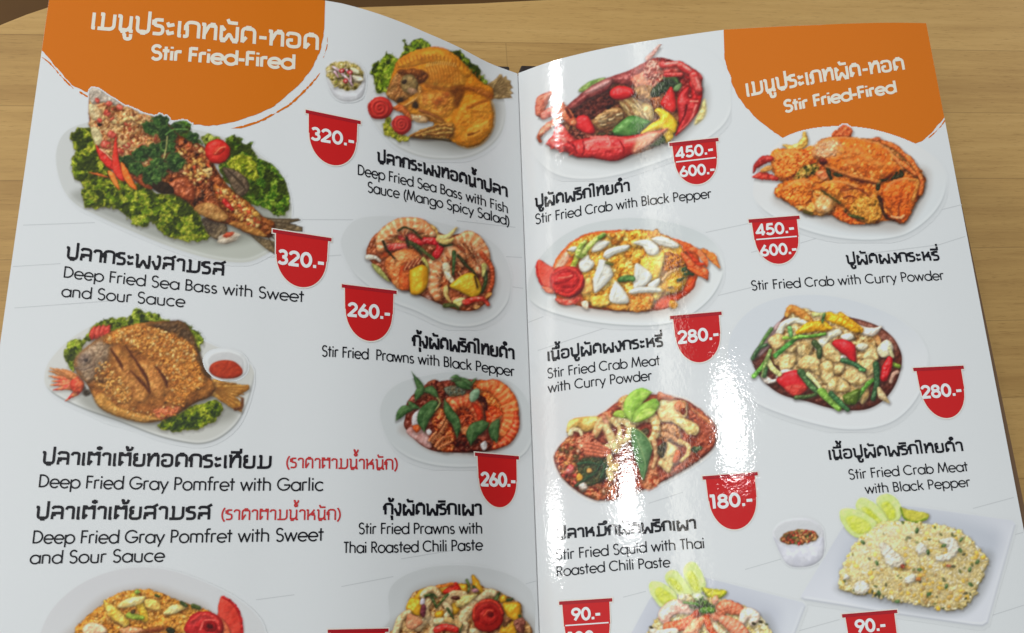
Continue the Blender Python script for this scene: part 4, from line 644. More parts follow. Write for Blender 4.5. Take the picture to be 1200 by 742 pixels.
    # basil
    C.leaf([[400, 185], [450, 180], [500, 205]], 24, c=(140, 176, 50), c2=(170, 196, 80), rib=(190, 206, 120)); C.leaf([[510, 230], [510, 140], [560, 70], [640, 50]], 52, c=(130, 176, 60), c2=(160, 196, 84), rib=(190, 212, 130)); C.leaf([[510, 230], [580, 170], [640, 130], [660, 90]], 44, c=(112, 156, 50), c2=(140, 176, 70), rib=(190, 206, 120)); C.leaf([[520, 235], [600, 180], [660, 160]], 30, c=(150, 186, 70), c2=(176, 204, 100), rib=(200, 216, 140))
    C.G('515,265 560,285 610,330 637,390 620,460 600,540 580,580 560,520 530,440 512,350', (74, 112, 66), (94, 132, 84), R=7, bump=.2, spec=.15, sh=.55)
    C.S('520,270 565,380 595,480 583,570', 3.5, (150, 176, 120), sh=0, spec=0, w1=1.5)
    for k in range(5): C.S([[545 + 9 * k, 330 + 45 * k], [600 - k, 340 + 38 * k]], 1.8, (120, 150, 100), sh=0, spec=0)
    C.S('512,262 560,280 612,330 637,390', 3, (160, 180, 110), sh=0, spec=0)
    return C
RICE = [(228, 214, 164), (238, 228, 192), (218, 198, 138), (242, 236, 214), (206, 182, 116)]
def cucumbers(C, Q):
    for q, p in Q:
        C.G(q, (206, 220, 150), (196, 212, 130), R=3, bump=.1, spec=0, sh=.2, lit=.4, wob=.5); C.G(p, (186, 196, 60), (200, 208, 100), R=3, bump=.3, bs=4, spec=.1, sh=0, lit=.5, soft=3)
def dish_fried_rice_crab():
    C = Canvas(930, 576, 1196, 740, tf=(900, 570, 4), seed=13)
    C.plate('152,522 160,505 345,200 420,130 640,92 700,98 1145,160 1160,178 1030,640 1005,655 960,652 500,585 350,560 170,532', (190, 195, 205), (204, 208, 217), rim=(160, 165, 174), sm=False, ramp=(0, .6),
            inner=[('330,380 420,220 620,120 1000,180 1090,260 1000,480 900,590 700,580 400,520', (180, 186, 197), 12)])
    C.dark((slice(None), slice(None)), sst(-9, 5, sdf_poly(C.X, C.Y, spline(C.T('330,470 480,530 700,580 900,590 990,520 1040,380 1010,310 700,400')))) * .3, (150, 150, 140))
    cucumbers(C, (('505,70 550,35 600,55 628,110 610,160 560,165', '530,90 560,72 595,110 595,150 565,155'), ('412,100 430,55 480,65 530,110 560,160 530,195 470,160', '440,110 465,100 510,140 530,170 500,175'), ('334,140 350,105 420,110 490,150 510,180 480,220 430,245 370,210', '365,150 410,140 470,170 480,205 430,225 385,195')))
    C.G('622,100 660,110 748,128 740,160 690,170 640,150', (180, 176, 60), (196, 190, 80), R=3, spec=.1, bump=.2); C.S('622,102 640,150 690,168 745,150', 4, (110, 140, 30), sh=0)
    C.bed('330,450 345,380 380,310 430,250 500,190 560,160 640,165 760,175 860,190 930,230 1000,300 1030,345 1010,420 960,520 900,578 800,575 700,555 600,540 500,515 400,505 345,485', [(186, 158, 86), (218, 198, 134), (232, 218, 166), (206, 180, 104), (236, 226, 186)], sc=3.5, R=12, bump=.7, bs=2.6, wob=3.2, spec=.15, sh=.3)
    reg = '335,440 350,380 385,310 440,245 510,190 580,165 760,180 880,200 960,260 1025,345 1000,420 950,520 890,572 780,570 600,535 420,500'
    C.scat(reg, 1100, (.8, 1.25), RICE, el=2.0, sh=.2, spec=.12, bump=.1)
    C.scat(reg, 70, (1.3, 2.6), [(226, 180, 60), (232, 196, 90), (222, 170, 50)], el=1.3, sh=.2)
    C.scat('480,400 700,380 960,440 900,560 600,530', 40, (1.2, 2.2), [(222, 170, 50), (190, 140, 60), (170, 130, 70)], el=1.3, sh=.3)
    C.scat(reg, 46, (.8, 1.7), [(60, 76, 36), (84, 100, 50), (44, 52, 28)], el=1.7, sh=.1, spec=.05)
    sl = (slice(None), slice(None)); mz = sst(0, 8, sdf_poly(C.X, C.Y, spline(C.T(reg)))); q = sst(.1, 1, ((C.X - 990) * .55 + (C.Y - 610) * 1.0) / 150)
    C.over(sl, col((236, 220, 168)), .26 * mz); C.dark(sl, .13 * mz * q, (150, 105, 30)); C.over(sl, col((242, 234, 206)), .34 * mz * (1 - sst(0, .55, q)))
    Wc, Wd = (226, 220, 206), (206, 196, 176)
    for q in ('520,270 545,265 590,300 635,345 630,378 570,375 540,330', '805,255 860,240 892,270 890,310 850,345 800,350 790,330 840,310 830,280', '410,455 450,440 475,480 440,505 410,495', '640,430 680,410 690,440 650,455', '690,290 720,265 745,300 710,320', '350,440 365,410 385,430'):
        C.G(q, Wc, Wd, R=4, bump=.6, bs=4, spec=.08, sh=.28, wob=1.2, ws=3)
    C.E(630, 375, 11, 10, 0, (150, 70, 50)); C.E(705, 435, 14, 10, 0, (190, 120, 60)); C.E(845, 372, 12, 7, 0, (176, 100, 70))
    for x, y in ((445, 262), (510, 360), (698, 208), (750, 310), (823, 278), (905, 250), (945, 390), (950, 460), (755, 505), (605, 540), (900, 300), (710, 390), (980, 355), (835, 470), (520, 500)): C.E(x, y, 13, 8, C.rs.rand() * 180, (60, 84, 44), (90, 120, 70), sh=.2)
    return C
def bowl_chili_dip():
    C = Canvas(902, 602, 972, 668, tf=(900, 570, 4), seed=14)
    C.G('22,225 45,175 110,150 190,152 245,185 262,225 262,310 240,350 190,375 120,378 80,355 50,300', (212, 214, 220), (206, 208, 216), R=12, bump=0, spec=0, sh=0, lit=.45)
    C.G('28,222 50,182 110,160 190,162 240,190 245,225 200,268 130,275 60,262', (194, 197, 202), R=3, bump=0, spec=0, sh=0, lit=.3, soft=2)
    C.G('25,235 60,268 130,285 200,278 255,238 262,310 240,350 190,375 120,378 80,355 50,300', (204, 206, 216), (196, 198, 210), R=12, bump=0, spec=0, sh=0, lit=.5)
    C.bed('55,248 90,215 150,204 210,210 236,235 200,262 140,274 80,268', [(60, 50, 24), (130, 100, 50), (150, 66, 40), (90, 90, 40)], sc=2, R=3, sh=.1)
    C.scat('60,248 95,218 150,208 210,214 232,236 195,260 140,270 85,264', 90, (.7, 1.5), [(176, 50, 36), (206, 120, 70), (90, 110, 50), (196, 150, 90), (70, 50, 30), (160, 40, 30)], el=1.5, spec=.3)
    return C
def dish_fried_rice_shrimp():
    C = Canvas(740, 656, 948, 790, tf=(730, 640, 5.4545), seed=15)
    C.plate('20,620 170,340 250,270 520,200 560,210 1150,360 1168,380 1100,560 1000,820 100,820', (187, 192, 203), (198, 203, 212), rim=(165, 170, 179), sm=False, ramp=(0, .7), inner=[('120,520 300,330 560,280 860,340 1000,420 960,640 800,800 200,800', (180, 185, 197), 12)])
    C.dark((slice(None), slice(None)), sst(-9, 5, sdf_poly(C.X, C.Y, spline(C.T('900,440 960,520 980,650 900,700 800,500')))) * .25, (150, 150, 140))
    cucumbers(C, (('385,160 410,110 450,100 490,140 530,240 500,300 450,310 410,250', '410,190 440,160 480,220 490,280 455,290'), ('265,200 300,155 350,165 410,240 445,320 390,340 300,260', '290,215 320,205 370,250 385,290 340,280'), ('165,270 185,225 250,235 320,280 350,330 330,380 260,400 200,340', '205,290 240,265 310,310 340,345 280,385 225,340')))
    C.G('505,268 580,275 662,288 640,325 590,340 535,320', (186, 180, 40), (196, 190, 70), R=3, spec=.1); C.S('505,268 540,322 600,338 655,300', 4, (120, 140, 30), sh=0)
    reg = '130,620 190,500 270,410 340,360 400,310 520,330 640,340 760,380 850,430 920,500 960,600 960,800 130,800'
    C.bed(reg, [(190, 160, 84), (222, 200, 140), (232, 218, 170), (206, 176, 100)], sc=3.5, R=9, bump=1, bs=2.6, spec=.15, sh=.3)
    C.scat(reg, 700, (.8, 1.3), RICE, el=2, sh=.2, bump=.1, spec=.12); C.scat(reg, 40, (1.2, 2.2), [(226, 186, 70), (232, 200, 100)], el=1.3)
    C.scat(reg, 20, (.8, 1.5), [(60, 70, 36), (90, 90, 50)], el=1.6)
    def prawn(P, w, a, b, **k): C.S(P, w, a, b, spec=.35, sh=.5, bump=.5, bs=3, **k)
    prawn('280,500 270,440 330,390 420,400 470,410', [22, 44, 48, 36, 18], (226, 170, 150), (236, 206, 190)); prawn('290,520 360,510 430,480 480,430', [34, 36, 34, 20], (222, 110, 70), (230, 150, 116), stripe=(5, (206, 84, 46)))
    prawn('430,560 470,500 530,460', [44, 40, 20], (222, 120, 76), (232, 170, 130)); prawn('540,440 560,500 600,570', [22, 34, 34], (206, 72, 36), (222, 110, 70)); prawn('570,460 600,520 640,560', [14, 20, 24], (232, 206, 170), (226, 180, 140))
    prawn('600,440 650,390 720,400 760,420', [40, 44, 40, 24], (222, 130, 96), (230, 170, 146), stripe=(5, (206, 104, 70))); prawn('760,480 790,430 840,450 830,490', [26, 36, 36, 22], (228, 186, 160), (236, 214, 196)); prawn('640,470 690,500 740,540 780,580', [30, 44, 50, 40], (226, 150, 120), (234, 190, 170), stripe=(6, (216, 120, 86)))
    prawn('190,540 230,560 330,545', [20, 26, 24], (236, 226, 210), (230, 206, 180)); C.E(380, 330, 24, 26, 0, (232, 220, 180), (222, 200, 150)); C.E(590, 345, 20, 30, 20, (230, 160, 130))
    prawn('470,430 490,400', [20, 10], (206, 70, 40), (222, 120, 90))
    C.E(490, 330, 44, 26, 20, (226, 226, 196), (200, 214, 170))
    for k in range(44):
        a = C.rs.rand() * 6.3; r = C.rs.rand(); x, y = 500 + r * 80 * math.cos(a), 370 + r * 45 * math.sin(a)
        C.S([[x, y], [x + 22 * math.cos(a * 1.7), y + 18 * math.sin(a * 1.7)]], 5.5, [(70, 110, 40), (104, 146, 60), (50, 86, 34)][k % 3], sh=.4, w1=3)
    C.S('390,360 430,365 480,375', 7, (84, 130, 50)); C.E(540, 410, 56, 22, 0, (70, 112, 44), (104, 140, 60), bump=1, bs=2.5)
    for x, y in ((835, 495), (880, 485), (182, 520)): C.E(x, y, 14, 9, 20, (50, 44, 24), sh=.1)
    return C
def dish_crab_omelette():
    C = Canvas(44, 662, 324, 800, tf=(40, 650, 4), seed=16)
    C.plate('10,500 30,370 90,250 200,150 340,85 480,60 640,75 800,130 940,200 1040,280 1085,370 1090,560 10,580', (194, 196, 200), (197, 200, 203), rim=(190, 190, 194), ramp=(0, .5))
    C.dark((slice(None), slice(None)), sst(-9, 8, sdf_poly(C.X, C.Y, spline(C.T('170,420 200,330 300,220 420,170 560,155 700,200 820,260 850,420')))) * .25, (170, 120, 70))
    C.bed('180,430 195,345 260,280 330,220 400,180 520,160 620,190 700,225 800,255 860,300 900,420 900,560 170,560', [(150, 84, 20), (196, 128, 44), (214, 156, 70), (176, 104, 30), (222, 176, 100)], sc=4, R=9, bump=1, bs=3.4, spec=.2)
    C.scat('200,400 270,290 400,190 540,170 700,230 820,270 860,440 200,460', 200, (1, 2), [(206, 144, 60), (222, 170, 90), (180, 110, 40), (196, 130, 50)], el=1.4)
    C.S('330,220 370,270 430,320', [6, 28, 18], (214, 170, 60), (222, 190, 100), sh=.5); C.S('470,200 500,240 520,300', 24, (222, 186, 70), (206, 160, 40), w1=18)
    C.G('390,240 440,205 520,195 500,230 420,250', (230, 212, 150), (222, 190, 110), R=6); C.G('605,280 640,240 700,232 715,250 660,275', (230, 212, 150), (222, 190, 110), R=6); C.G('520,210 580,215 590,260 530,250', (222, 180, 90), R=5)
    C.G('225,350 260,320 320,330 340,368 250,380', (226, 180, 140), (230, 200, 170), R=6); C.G('400,350 470,340 520,360 440,375', (206, 130, 80), (226, 170, 130), R=5)
    C.S('445,285 480,292 508,296', 15, (120, 150, 40), (150, 170, 60), w1=10); C.S('690,225 712,238', 8, (44, 60, 24)); C.S('745,240 772,250', 10, (70, 84, 34)); C.S('570,190 585,196', 6, (50, 70, 26)); C.E(484, 175, 13, 9, 0, (130, 160, 60)); C.E(640, 355, 22, 14, 20, (30, 34, 18)); C.E(465, 268, 12, 9, 0, (60, 44, 20))
    C.E(560, 355, 60, 14, -10, (120, 56, 24), sh=0, soft=3)
    C.G('862,280 868,220 880,195 920,215 960,270 976,330 965,400 900,400 860,340', (206, 66, 50), (196, 50, 36), R=6, bump=.15, spec=.1); C.S('885,200 935,230 970,300 975,380', 6, (170, 24, 26), sh=0)
    C.G('870,300 910,340 925,400 870,400', (222, 110, 70), R=4)
    C.E(800, 345, 88, 82, 0, (180, 30, 30), (160, 22, 24), bump=.2, spec=.2, R=11, sh=.5)
    C.S('740,310 790,280 850,300 870,350', 8, (206, 56, 50), sh=.3, soft=2); C.E(822, 335, 34, 26, 10, (140, 14, 16), sh=0, soft=2); C.E(824, 336, 15, 12, 10, (70, 6, 8), sh=0, soft=2); C.S('780,350 800,310 850,308', 5, (214, 80, 70), sh=0)
    return C
def dish_squid_vegetables():
    C = Canvas(446, 658, 628, 800, tf=(440, 655, 6), seed=17)
    C.plate('100,420 90,260 130,170 240,100 400,55 600,45 800,70 960,120 1060,190 1110,280 1120,560 100,560', (190, 195, 198), (195, 200, 203), rim=(186, 190, 194), ramp=(0, .6))
    C.dark((slice(None), slice(None)), sst(-9, 8, sdf_poly(C.X, C.Y, spline(C.T('130,520 210,380 260,240 400,180 600,160 900,240 1040,360 1060,520')))) * .25, (150, 120, 90))
    reg = '130,560 150,480 210,400 250,260 340,210 480,180 600,170 700,180 800,210 930,260 1020,320 1030,400 1045,560'
    C.bed(reg, [(110, 60, 30), (190, 140, 84), (214, 176, 120), (150, 84, 44)], sc=5, R=7, bump=1, bs=4)
    Yl, Yd = (222, 164, 36), (206, 140, 26)
    for q in ('430,200 500,180 580,190 600,230 480,250', '280,260 330,210 360,215 320,290 270,290', '215,330 250,275 320,290 330,370 300,400 225,365', '675,130 690,115 730,170 755,240 700,240', '580,180 640,185 640,240 590,230', '870,270 910,255 920,300 880,310', '900,310 1000,310 1018,350 1010,420 960,430 910,380', '525,330 560,310 590,360 550,390', '890,470 960,440 1000,480 980,530 880,530', '420,380 470,360 480,400 430,420'): C.G(q, Yl, Yd, R=7, bump=.2, spec=.35, sh=.5)
    C.G('470,235 530,185 570,168 598,225 540,255', (200, 44, 26), (186, 34, 24), R=6, spec=.3); C.S('430,200 480,190 540,175', 10, (214, 110, 40))
    Wc, Wd = (222, 196, 150), (206, 170, 120)
    for q, w in (('140,520 170,430 210,390 230,380', 24), ('330,260 360,220 410,215 440,245', 22), ('520,300 510,270 560,245 620,250', 24), ('700,310 760,260 800,235 830,240', 26), ('300,490 340,440 390,430 410,480 390,520', 24), ('600,480 610,420 660,350 690,320', 34), ('360,400 350,340 370,300', 26), ('430,440 510,440 600,490', 26), ('630,460 620,520', 24), ('680,510 720,515', 26), ('500,400 520,360 490,320', 22), ('480,470 540,450', 18)):
        C.S(q, w, Wc, Wd, spec=.3, sh=.55, bump=.5, bs=3)
    C.G('560,310 600,265 680,245 720,255 660,310 580,340', (222, 200, 130), (206, 176, 100), R=7, spec=.3); C.S('500,430 560,440 600,480', 22, (214, 184, 130), (206, 160, 100)); C.G('230,390 300,410 330,450 260,500 215,470', (206, 120, 84), (214, 150, 110), R=7)
    C.E(330, 300, 18, 26, 20, (206, 196, 206)); C.G('330,320 355,340 340,410 310,380', (110, 50, 60), R=4); C.E(560, 275, 32, 14, 0, (80, 40, 30), sh=0)
    for q, w in (('390,260 410,300 425,340', 13), ('505,250 470,290 430,340', 10), ('505,350 530,390 545,420', 10), ('640,150 660,200 650,230', 9), ('690,195 720,230', 10), ('840,290 870,240', 13), ('930,290 960,280', 11), ('1010,400 1030,420', 9), ('350,260 400,250 430,270', 10), ('590,510 610,460', 7)): C.S(q, w, (50, 66, 34), (90, 110, 56), w1=w * .6, sh=.4)
    C.bed('980,430 1040,420 1045,520 1000,520 970,470', [(110, 60, 50), (170, 110, 90)], sc=3); C.E(700, 222, 24, 16, 0, (176, 120, 130)); C.bed('900,420 960,430 900,480', [(90, 50, 30), (176, 120, 80)], sc=3)
    C.S('430,500 490,480 560,500', 24, (190, 30, 28), (200, 50, 40), spec=.4)
    C.E(790, 400, 116, 116, 0, (180, 30, 22), (164, 22, 18), bump=.15, spec=.25, R=14, sh=.6, wob=.05)
    C.S('690,420 700,340 770,295 850,310 890,380', 9, (206, 60, 40), sh=.35, soft=2.5); C.S('720,430 730,370 790,335 840,360 850,420 800,460 750,440', 8, (130, 14, 12), sh=0, soft=3); C.E(808, 390, 24, 22, 0, (90, 8, 8), sh=0, soft=3); C.S('760,400 790,365 820,365', 6, (214, 80, 56), sh=0, soft=2)
    return C
# ------------------------------------------------------------------ helpers
def tag(o, label=None, cat=None, group=None, kind=None):
    for k, v in (('label', label), ('category', cat), ('group', group), ('kind', kind)):
        if v: o[k] = v
    return o
def s2l(c):
    c = np.asarray(c, float); return np.where(c <= .04045, c / 12.92, ((c + .055) / 1.055) ** 2.4)
INK0 = s2l(np.array([203, 208, 212.]) / 255)
def ink(rgb):
    """apparent print colour next to the paper -> reflectance of the print on .80 paper"""
    return np.clip(s2l(rgb) / INK0 * .80, .004, .86)
def nodes(m):
    m.use_nodes = True; nt = m.node_tree; return nt, nt.nodes['Principled BSDF']
def gloss_bump(nt, b, strength=.058):
    """thin film laminate: slightly rippled gloss"""
    n = nt.nodes; tc = n.new('ShaderNodeNewGeometry')
    t1 = n.new('ShaderNodeTexNoise'); t1.inputs['Scale'].default_value = 1300; t1.inputs['Detail'].default_value = 1.5
    t2 = n.new('ShaderNodeTexNoise'); t2.inputs['Scale'].default_value = 420; t2.inputs['Detail'].default_value = 1
    t3 = n.new('ShaderNodeTexNoise'); t3.inputs['Scale'].default_value = 28; t3.inputs['Detail'].default_value = 1
    for t in (t1, t2, t3): nt.links.new(tc.outputs['Position'], t.inputs['Vector'])
    a = n.new('ShaderNodeMath'); a.operation = 'MULTIPLY_ADD'; a.inputs[1].default_value = 1.6; nt.links.new(t2.outputs['Fac'], a.inputs[0]); nt.links.new(t1.outputs['Fac'], a.inputs[2])
    a2 = n.new('ShaderNodeMath'); a2.operation = 'MULTIPLY_ADD'; a2.inputs[1].default_value = 3.0; nt.links.new(t3.outputs['Fac'], a2.inputs[0]); nt.links.new(a.outputs[0], a2.inputs[2])
    bp = n.new('ShaderNodeBump'); bp.inputs['Strength'].default_value = strength; bp.inputs['Distance'].default_value = .0004
    nt.links.new(a2.outputs[0], bp.inputs['Height']); nt.links.new(bp.outputs['Normal'], b.inputs['Coat Normal'])
    t4 = n.new('ShaderNodeTexNoise'); t4.inputs['Scale'].default_value = 45; t4.inputs['Detail'].default_value = 4; nt.links.new(tc.outputs['Position'], t4.inputs['Vector'])      # handled film: faint smears
    mr = n.new('ShaderNodeMapRange'); mr.inputs['From Min'].default_value = .35; mr.inputs['From Max'].default_value = .75; mr.inputs['To Min'].default_value = .03; mr.inputs['To Max'].default_value = .13; nt.links.new(t4.outputs['Fac'], mr.inputs['Value']); nt.links.new(mr.outputs[0], b.inputs['Coat Roughness'])
    b.inputs['Coat Weight'].default_value = 1; b.inputs['Coat Roughness'].default_value = .045; b.inputs['Coat IOR'].default_value = 1.5
    b.inputs['Specular IOR Level'].default_value = .0; b.inputs['Roughness'].default_value = .6
def print_mat(name, rgb=None, attr=False, raw=None):
    m = bpy.data.materials.new(name); nt, b = nodes(m)
    if attr:
        a = nt.nodes.new('ShaderNodeAttribute'); a.attribute_name = 'ink'; nt.links.new(a.outputs['Color'], b.inputs['Base Color'])
    else:
        c = raw if raw is not None else ink(np.array(rgb) / 255); b.inputs['Base Color'].default_value = (*c, 1)
    gloss_bump(nt, b); return m
MAT_PAPER = print_mat('laminated_paper', raw=(.80, .80, .80))
MAT_PIC = print_mat('printed_picture_ink', attr=True)
_satin = {}
def satin(m):
    """the left page has a duller film than the right one"""
    if m.name not in _satin:
        q = m.copy(); q.name = m.name + '_satin'; b = q.node_tree.nodes['Principled BSDF']; b.inputs['Coat Weight'].default_value = .35; [q.node_tree.links.remove(l) for l in list(b.inputs['Coat Roughness'].links)]; b.inputs['Coat Roughness'].default_value = .42; _satin[m.name] = q
    return _satin[m.name]
# --- the curved pages: a cylinder along y, the profile z(|x|) of each side
PK = np.array([0, .012, .03, .06, .1, .15, .2, .25])
PZ = {'L': np.array([0, .00626, .01906, .03481, .04372, .04888, .04928, .0471]), 'R': np.array([0, .0086, .0179, .02855, .0385, .04638, .04798, .04737])}
PM = {s: np.gradient(PZ[s], PK) for s in PZ}
def prof(side, x):
    z, m, k = PZ[side], PM[side], PK
    x = np.clip(x, 0, .2499); i = np.clip(np.searchsorted(k, x, 'right') - 1, 0, len(k) - 2); h = k[i + 1] - k[i]; t = (x - k[i]) / h
    return (2 * t ** 3 - 3 * t ** 2 + 1) * z[i] + (t ** 3 - 2 * t ** 2 + t) * h * m[i] + (-2 * t ** 3 + 3 * t ** 2) * z[i + 1] + (t ** 3 - t ** 2) * h * m[i + 1]
def page_pt(side, P):
    """points of the layout -> points on the paper of that page"""
    P = np.asarray(P, float); v = np.c_[(P[:, 0] - 600) / F_PX, -(P[:, 1] - 371) / F_PX, -np.ones(len(P))] @ ROT.T
    sg = 1 if side == 'R' else -1; z = np.full(len(P), .03)
    for _ in range(40):
        t = (z - CAM[2]) / v[:, 2]; X = CAM + t[:, None] * v; z = z + .6 * (prof(side, sg * X[:, 0]) - z)
    return X
def plane_pt(P, z):
    P = np.asarray(P, float).reshape(-1, 2); v = np.c_[(P[:, 0] - 600) / F_PX, -(P[:, 1] - 371) / F_PX, -np.ones(len(P))] @ ROT.T
    return CAM + ((z - CAM[2]) / v[:, 2])[:, None] * v
def normal_at(side, x):
    sg = 1 if side == 'R' else -1; a = np.abs(x); s = (prof(side, a + 2e-4) - prof(side, np.maximum(a - 2e-4, 0))) / (a + 2e-4 - np.maximum(a - 2e-4, 0)) * sg
    n = np.c_[-s, np.zeros_like(s), np.ones_like(s)]; return n / np.linalg.norm(n, axis=1)[:, None]
def mesh_obj(name, V, Fc, mat, parent=None, smooth=True, cols=None):
    me = bpy.data.meshes.new(name)
    V = np.asarray(V, float); Fc = [tuple(f) for f in Fc] if not isinstance(Fc, np.ndarray) else Fc
    if isinstance(Fc, np.ndarray):
        n, k = Fc.shape; me.vertices.add(len(V)); me.vertices.foreach_set('co', V.ravel().astype(np.float32))
        me.loops.add(n * k); me.loops.foreach_set('vertex_index', Fc.ravel().astype(np.int32))
        me.polygons.add(n); me.polygons.foreach_set('loop_start', np.arange(0, n * k, k, dtype=np.int32)); me.polygons.foreach_set('loop_total', np.full(n, k, np.int32))
    else: me.from_pydata(V.tolist(), [], Fc)
    if cols is not None:
        a = me.color_attributes.new('ink', 'FLOAT_COLOR', 'POINT'); a.data.foreach_set('color', np.c_[cols, np.ones(len(cols))].ravel().astype(np.float32))
    me.update(calc_edges=True); me.validate()
    if smooth: me.polygons.foreach_set('use_smooth', [True] * len(me.polygons))
    for m in (mat if isinstance(mat, list) else [mat]): me.materials.append(m)
    o = bpy.data.objects.new(name, me); COL.objects.link(o)
    if parent: o.parent = parent
    return o
LAYER = .00007
def lift(side, X, layer): return X + normal_at(side, X[:, 0]) * (LAYER * layer)
def contour(field, x0, y0, cell):
    """marching squares: polygons where field > 0, shared vertices. returns points (n,2) and triangles"""
    H, W = field.shape; f = np.where(np.abs(field) < 1e-7, 1e-7, field); ins = f > 0
    pid = -np.ones((H, W), int); hid = -np.ones((H, W - 1), int); vid = -np.ones((H - 1, W), int)
    yy, xx = np.nonzero(ins); pid[yy, xx] = np.arange(len(yy)); P = [np.c_[xx, yy].astype(float)]; n = len(yy)
    yy, xx = np.nonzero(ins[:, 1:] != ins[:, :-1]); t = f[yy, xx] / (f[yy, xx] - f[yy, xx + 1]); hid[yy, xx] = n + np.arange(len(yy)); n += len(yy); P.append(np.c_[xx + t, yy])
    yy, xx = np.nonzero(ins[1:] != ins[:-1]); t = f[yy, xx] / (f[yy, xx] - f[yy + 1, xx]); vid[yy, xx] = n + np.arange(len(yy)); n += len(yy); P.append(np.c_[xx, yy + t])
    P = np.vstack(P); case = ins[:-1, :-1] * 1 + ins[:-1, 1:] * 2 + ins[1:, 1:] * 4 + ins[1:, :-1] * 8
    A, B, C, D = pid[:-1, :-1], pid[:-1, 1:], pid[1:, 1:], pid[1:, :-1]; e0, e1, e2, e3 = hid[:-1], vid[:, 1:], hid[1:], vid[:, :-1]
    T = {15: [(A, B, C, D)], 1: [(A, e0, e3)], 2: [(B, e1, e0)], 4: [(C, e2, e1)], 8: [(D, e3, e2)], 3: [(A, B, e1, e3)], 6: [(B, C, e2, e0)], 12: [(C, D, e3, e1)], 9: [(D, A, e0, e2)],
         7: [(A, B, C, e2, e3)], 14: [(B, C, D, e3, e0)], 13: [(C, D, A, e0, e1)], 11: [(D, A, B, e1, e2)], 5: [(A, e0, e1, C, e2, e3)], 10: [(B, e1, e2, D, e3, e0)]}
    tri = []
    for k, polys in T.items():
        m = case == k
        if not m.any(): continue
        for q in polys:
            v = [a[m] for a in q]
            for i in range(1, len(v) - 1): tri.append(np.c_[v[0], v[i + 1], v[i]])
    return P * cell + [x0, y0], (np.vstack(tri) if tri else np.zeros((0, 3), int))
def print_shape(name, side, field, x0, y0, cell, mat, layer, parent, warp=None):
    P, T = contour(field, x0, y0, cell)
    if warp is not None: P = warp(P)
    X = lift(side, page_pt(side, P), layer)
    if len(T):                                                     # make every face look up
        a, b, c = X[T[0, 0]], X[T[0, 1]], X[T[0, 2]]
        nz = np.cross(X[T[:, 1]] - X[T[:, 0]], X[T[:, 2]] - X[T[:, 0]])[:, 2]; T = np.where(nz[:, None] < 0, T[:, ::-1], T)
    return mesh_obj(name, X, T, satin(mat) if side == 'L' else mat, parent)
# ------------------------------------------------------------------ lettering: a round geometric Latin and a loopless Thai, drawn as pen strokes
def arc(cx, cy, rx, ry, a0, a1, n=14):
    t = np.radians(np.linspace(a0, a1, n)); return [(cx + rx * math.cos(u), cy + ry * math.sin(u)) for u in t]
def rd(P, r=.2, n=5): return rd0(P, r, n)
def rd0(P, r=.2, n=5):
    """round the corners of a polyline"""
    P = [np.array(p, float) for p in P]; out = [P[0]]
    for i in range(1, len(P) - 1):
        a, b, c = P[i - 1], P[i], P[i + 1]; la, lc = np.hypot(*(a - b)), np.hypot(*(c - b)); q = min(r, la * .5, lc * .5)
        p0, p1 = b + (a - b) / la * q, b + (c - b) / lc * q
        for k in range(n + 1):
            t = k / n; out.append((1 - t) ** 2 * p0 + 2 * t * (1 - t) * b + t * t * p1)
    out.append(P[-1]); return [tuple(p) for p in out]
XH = .66; R = XH / 2
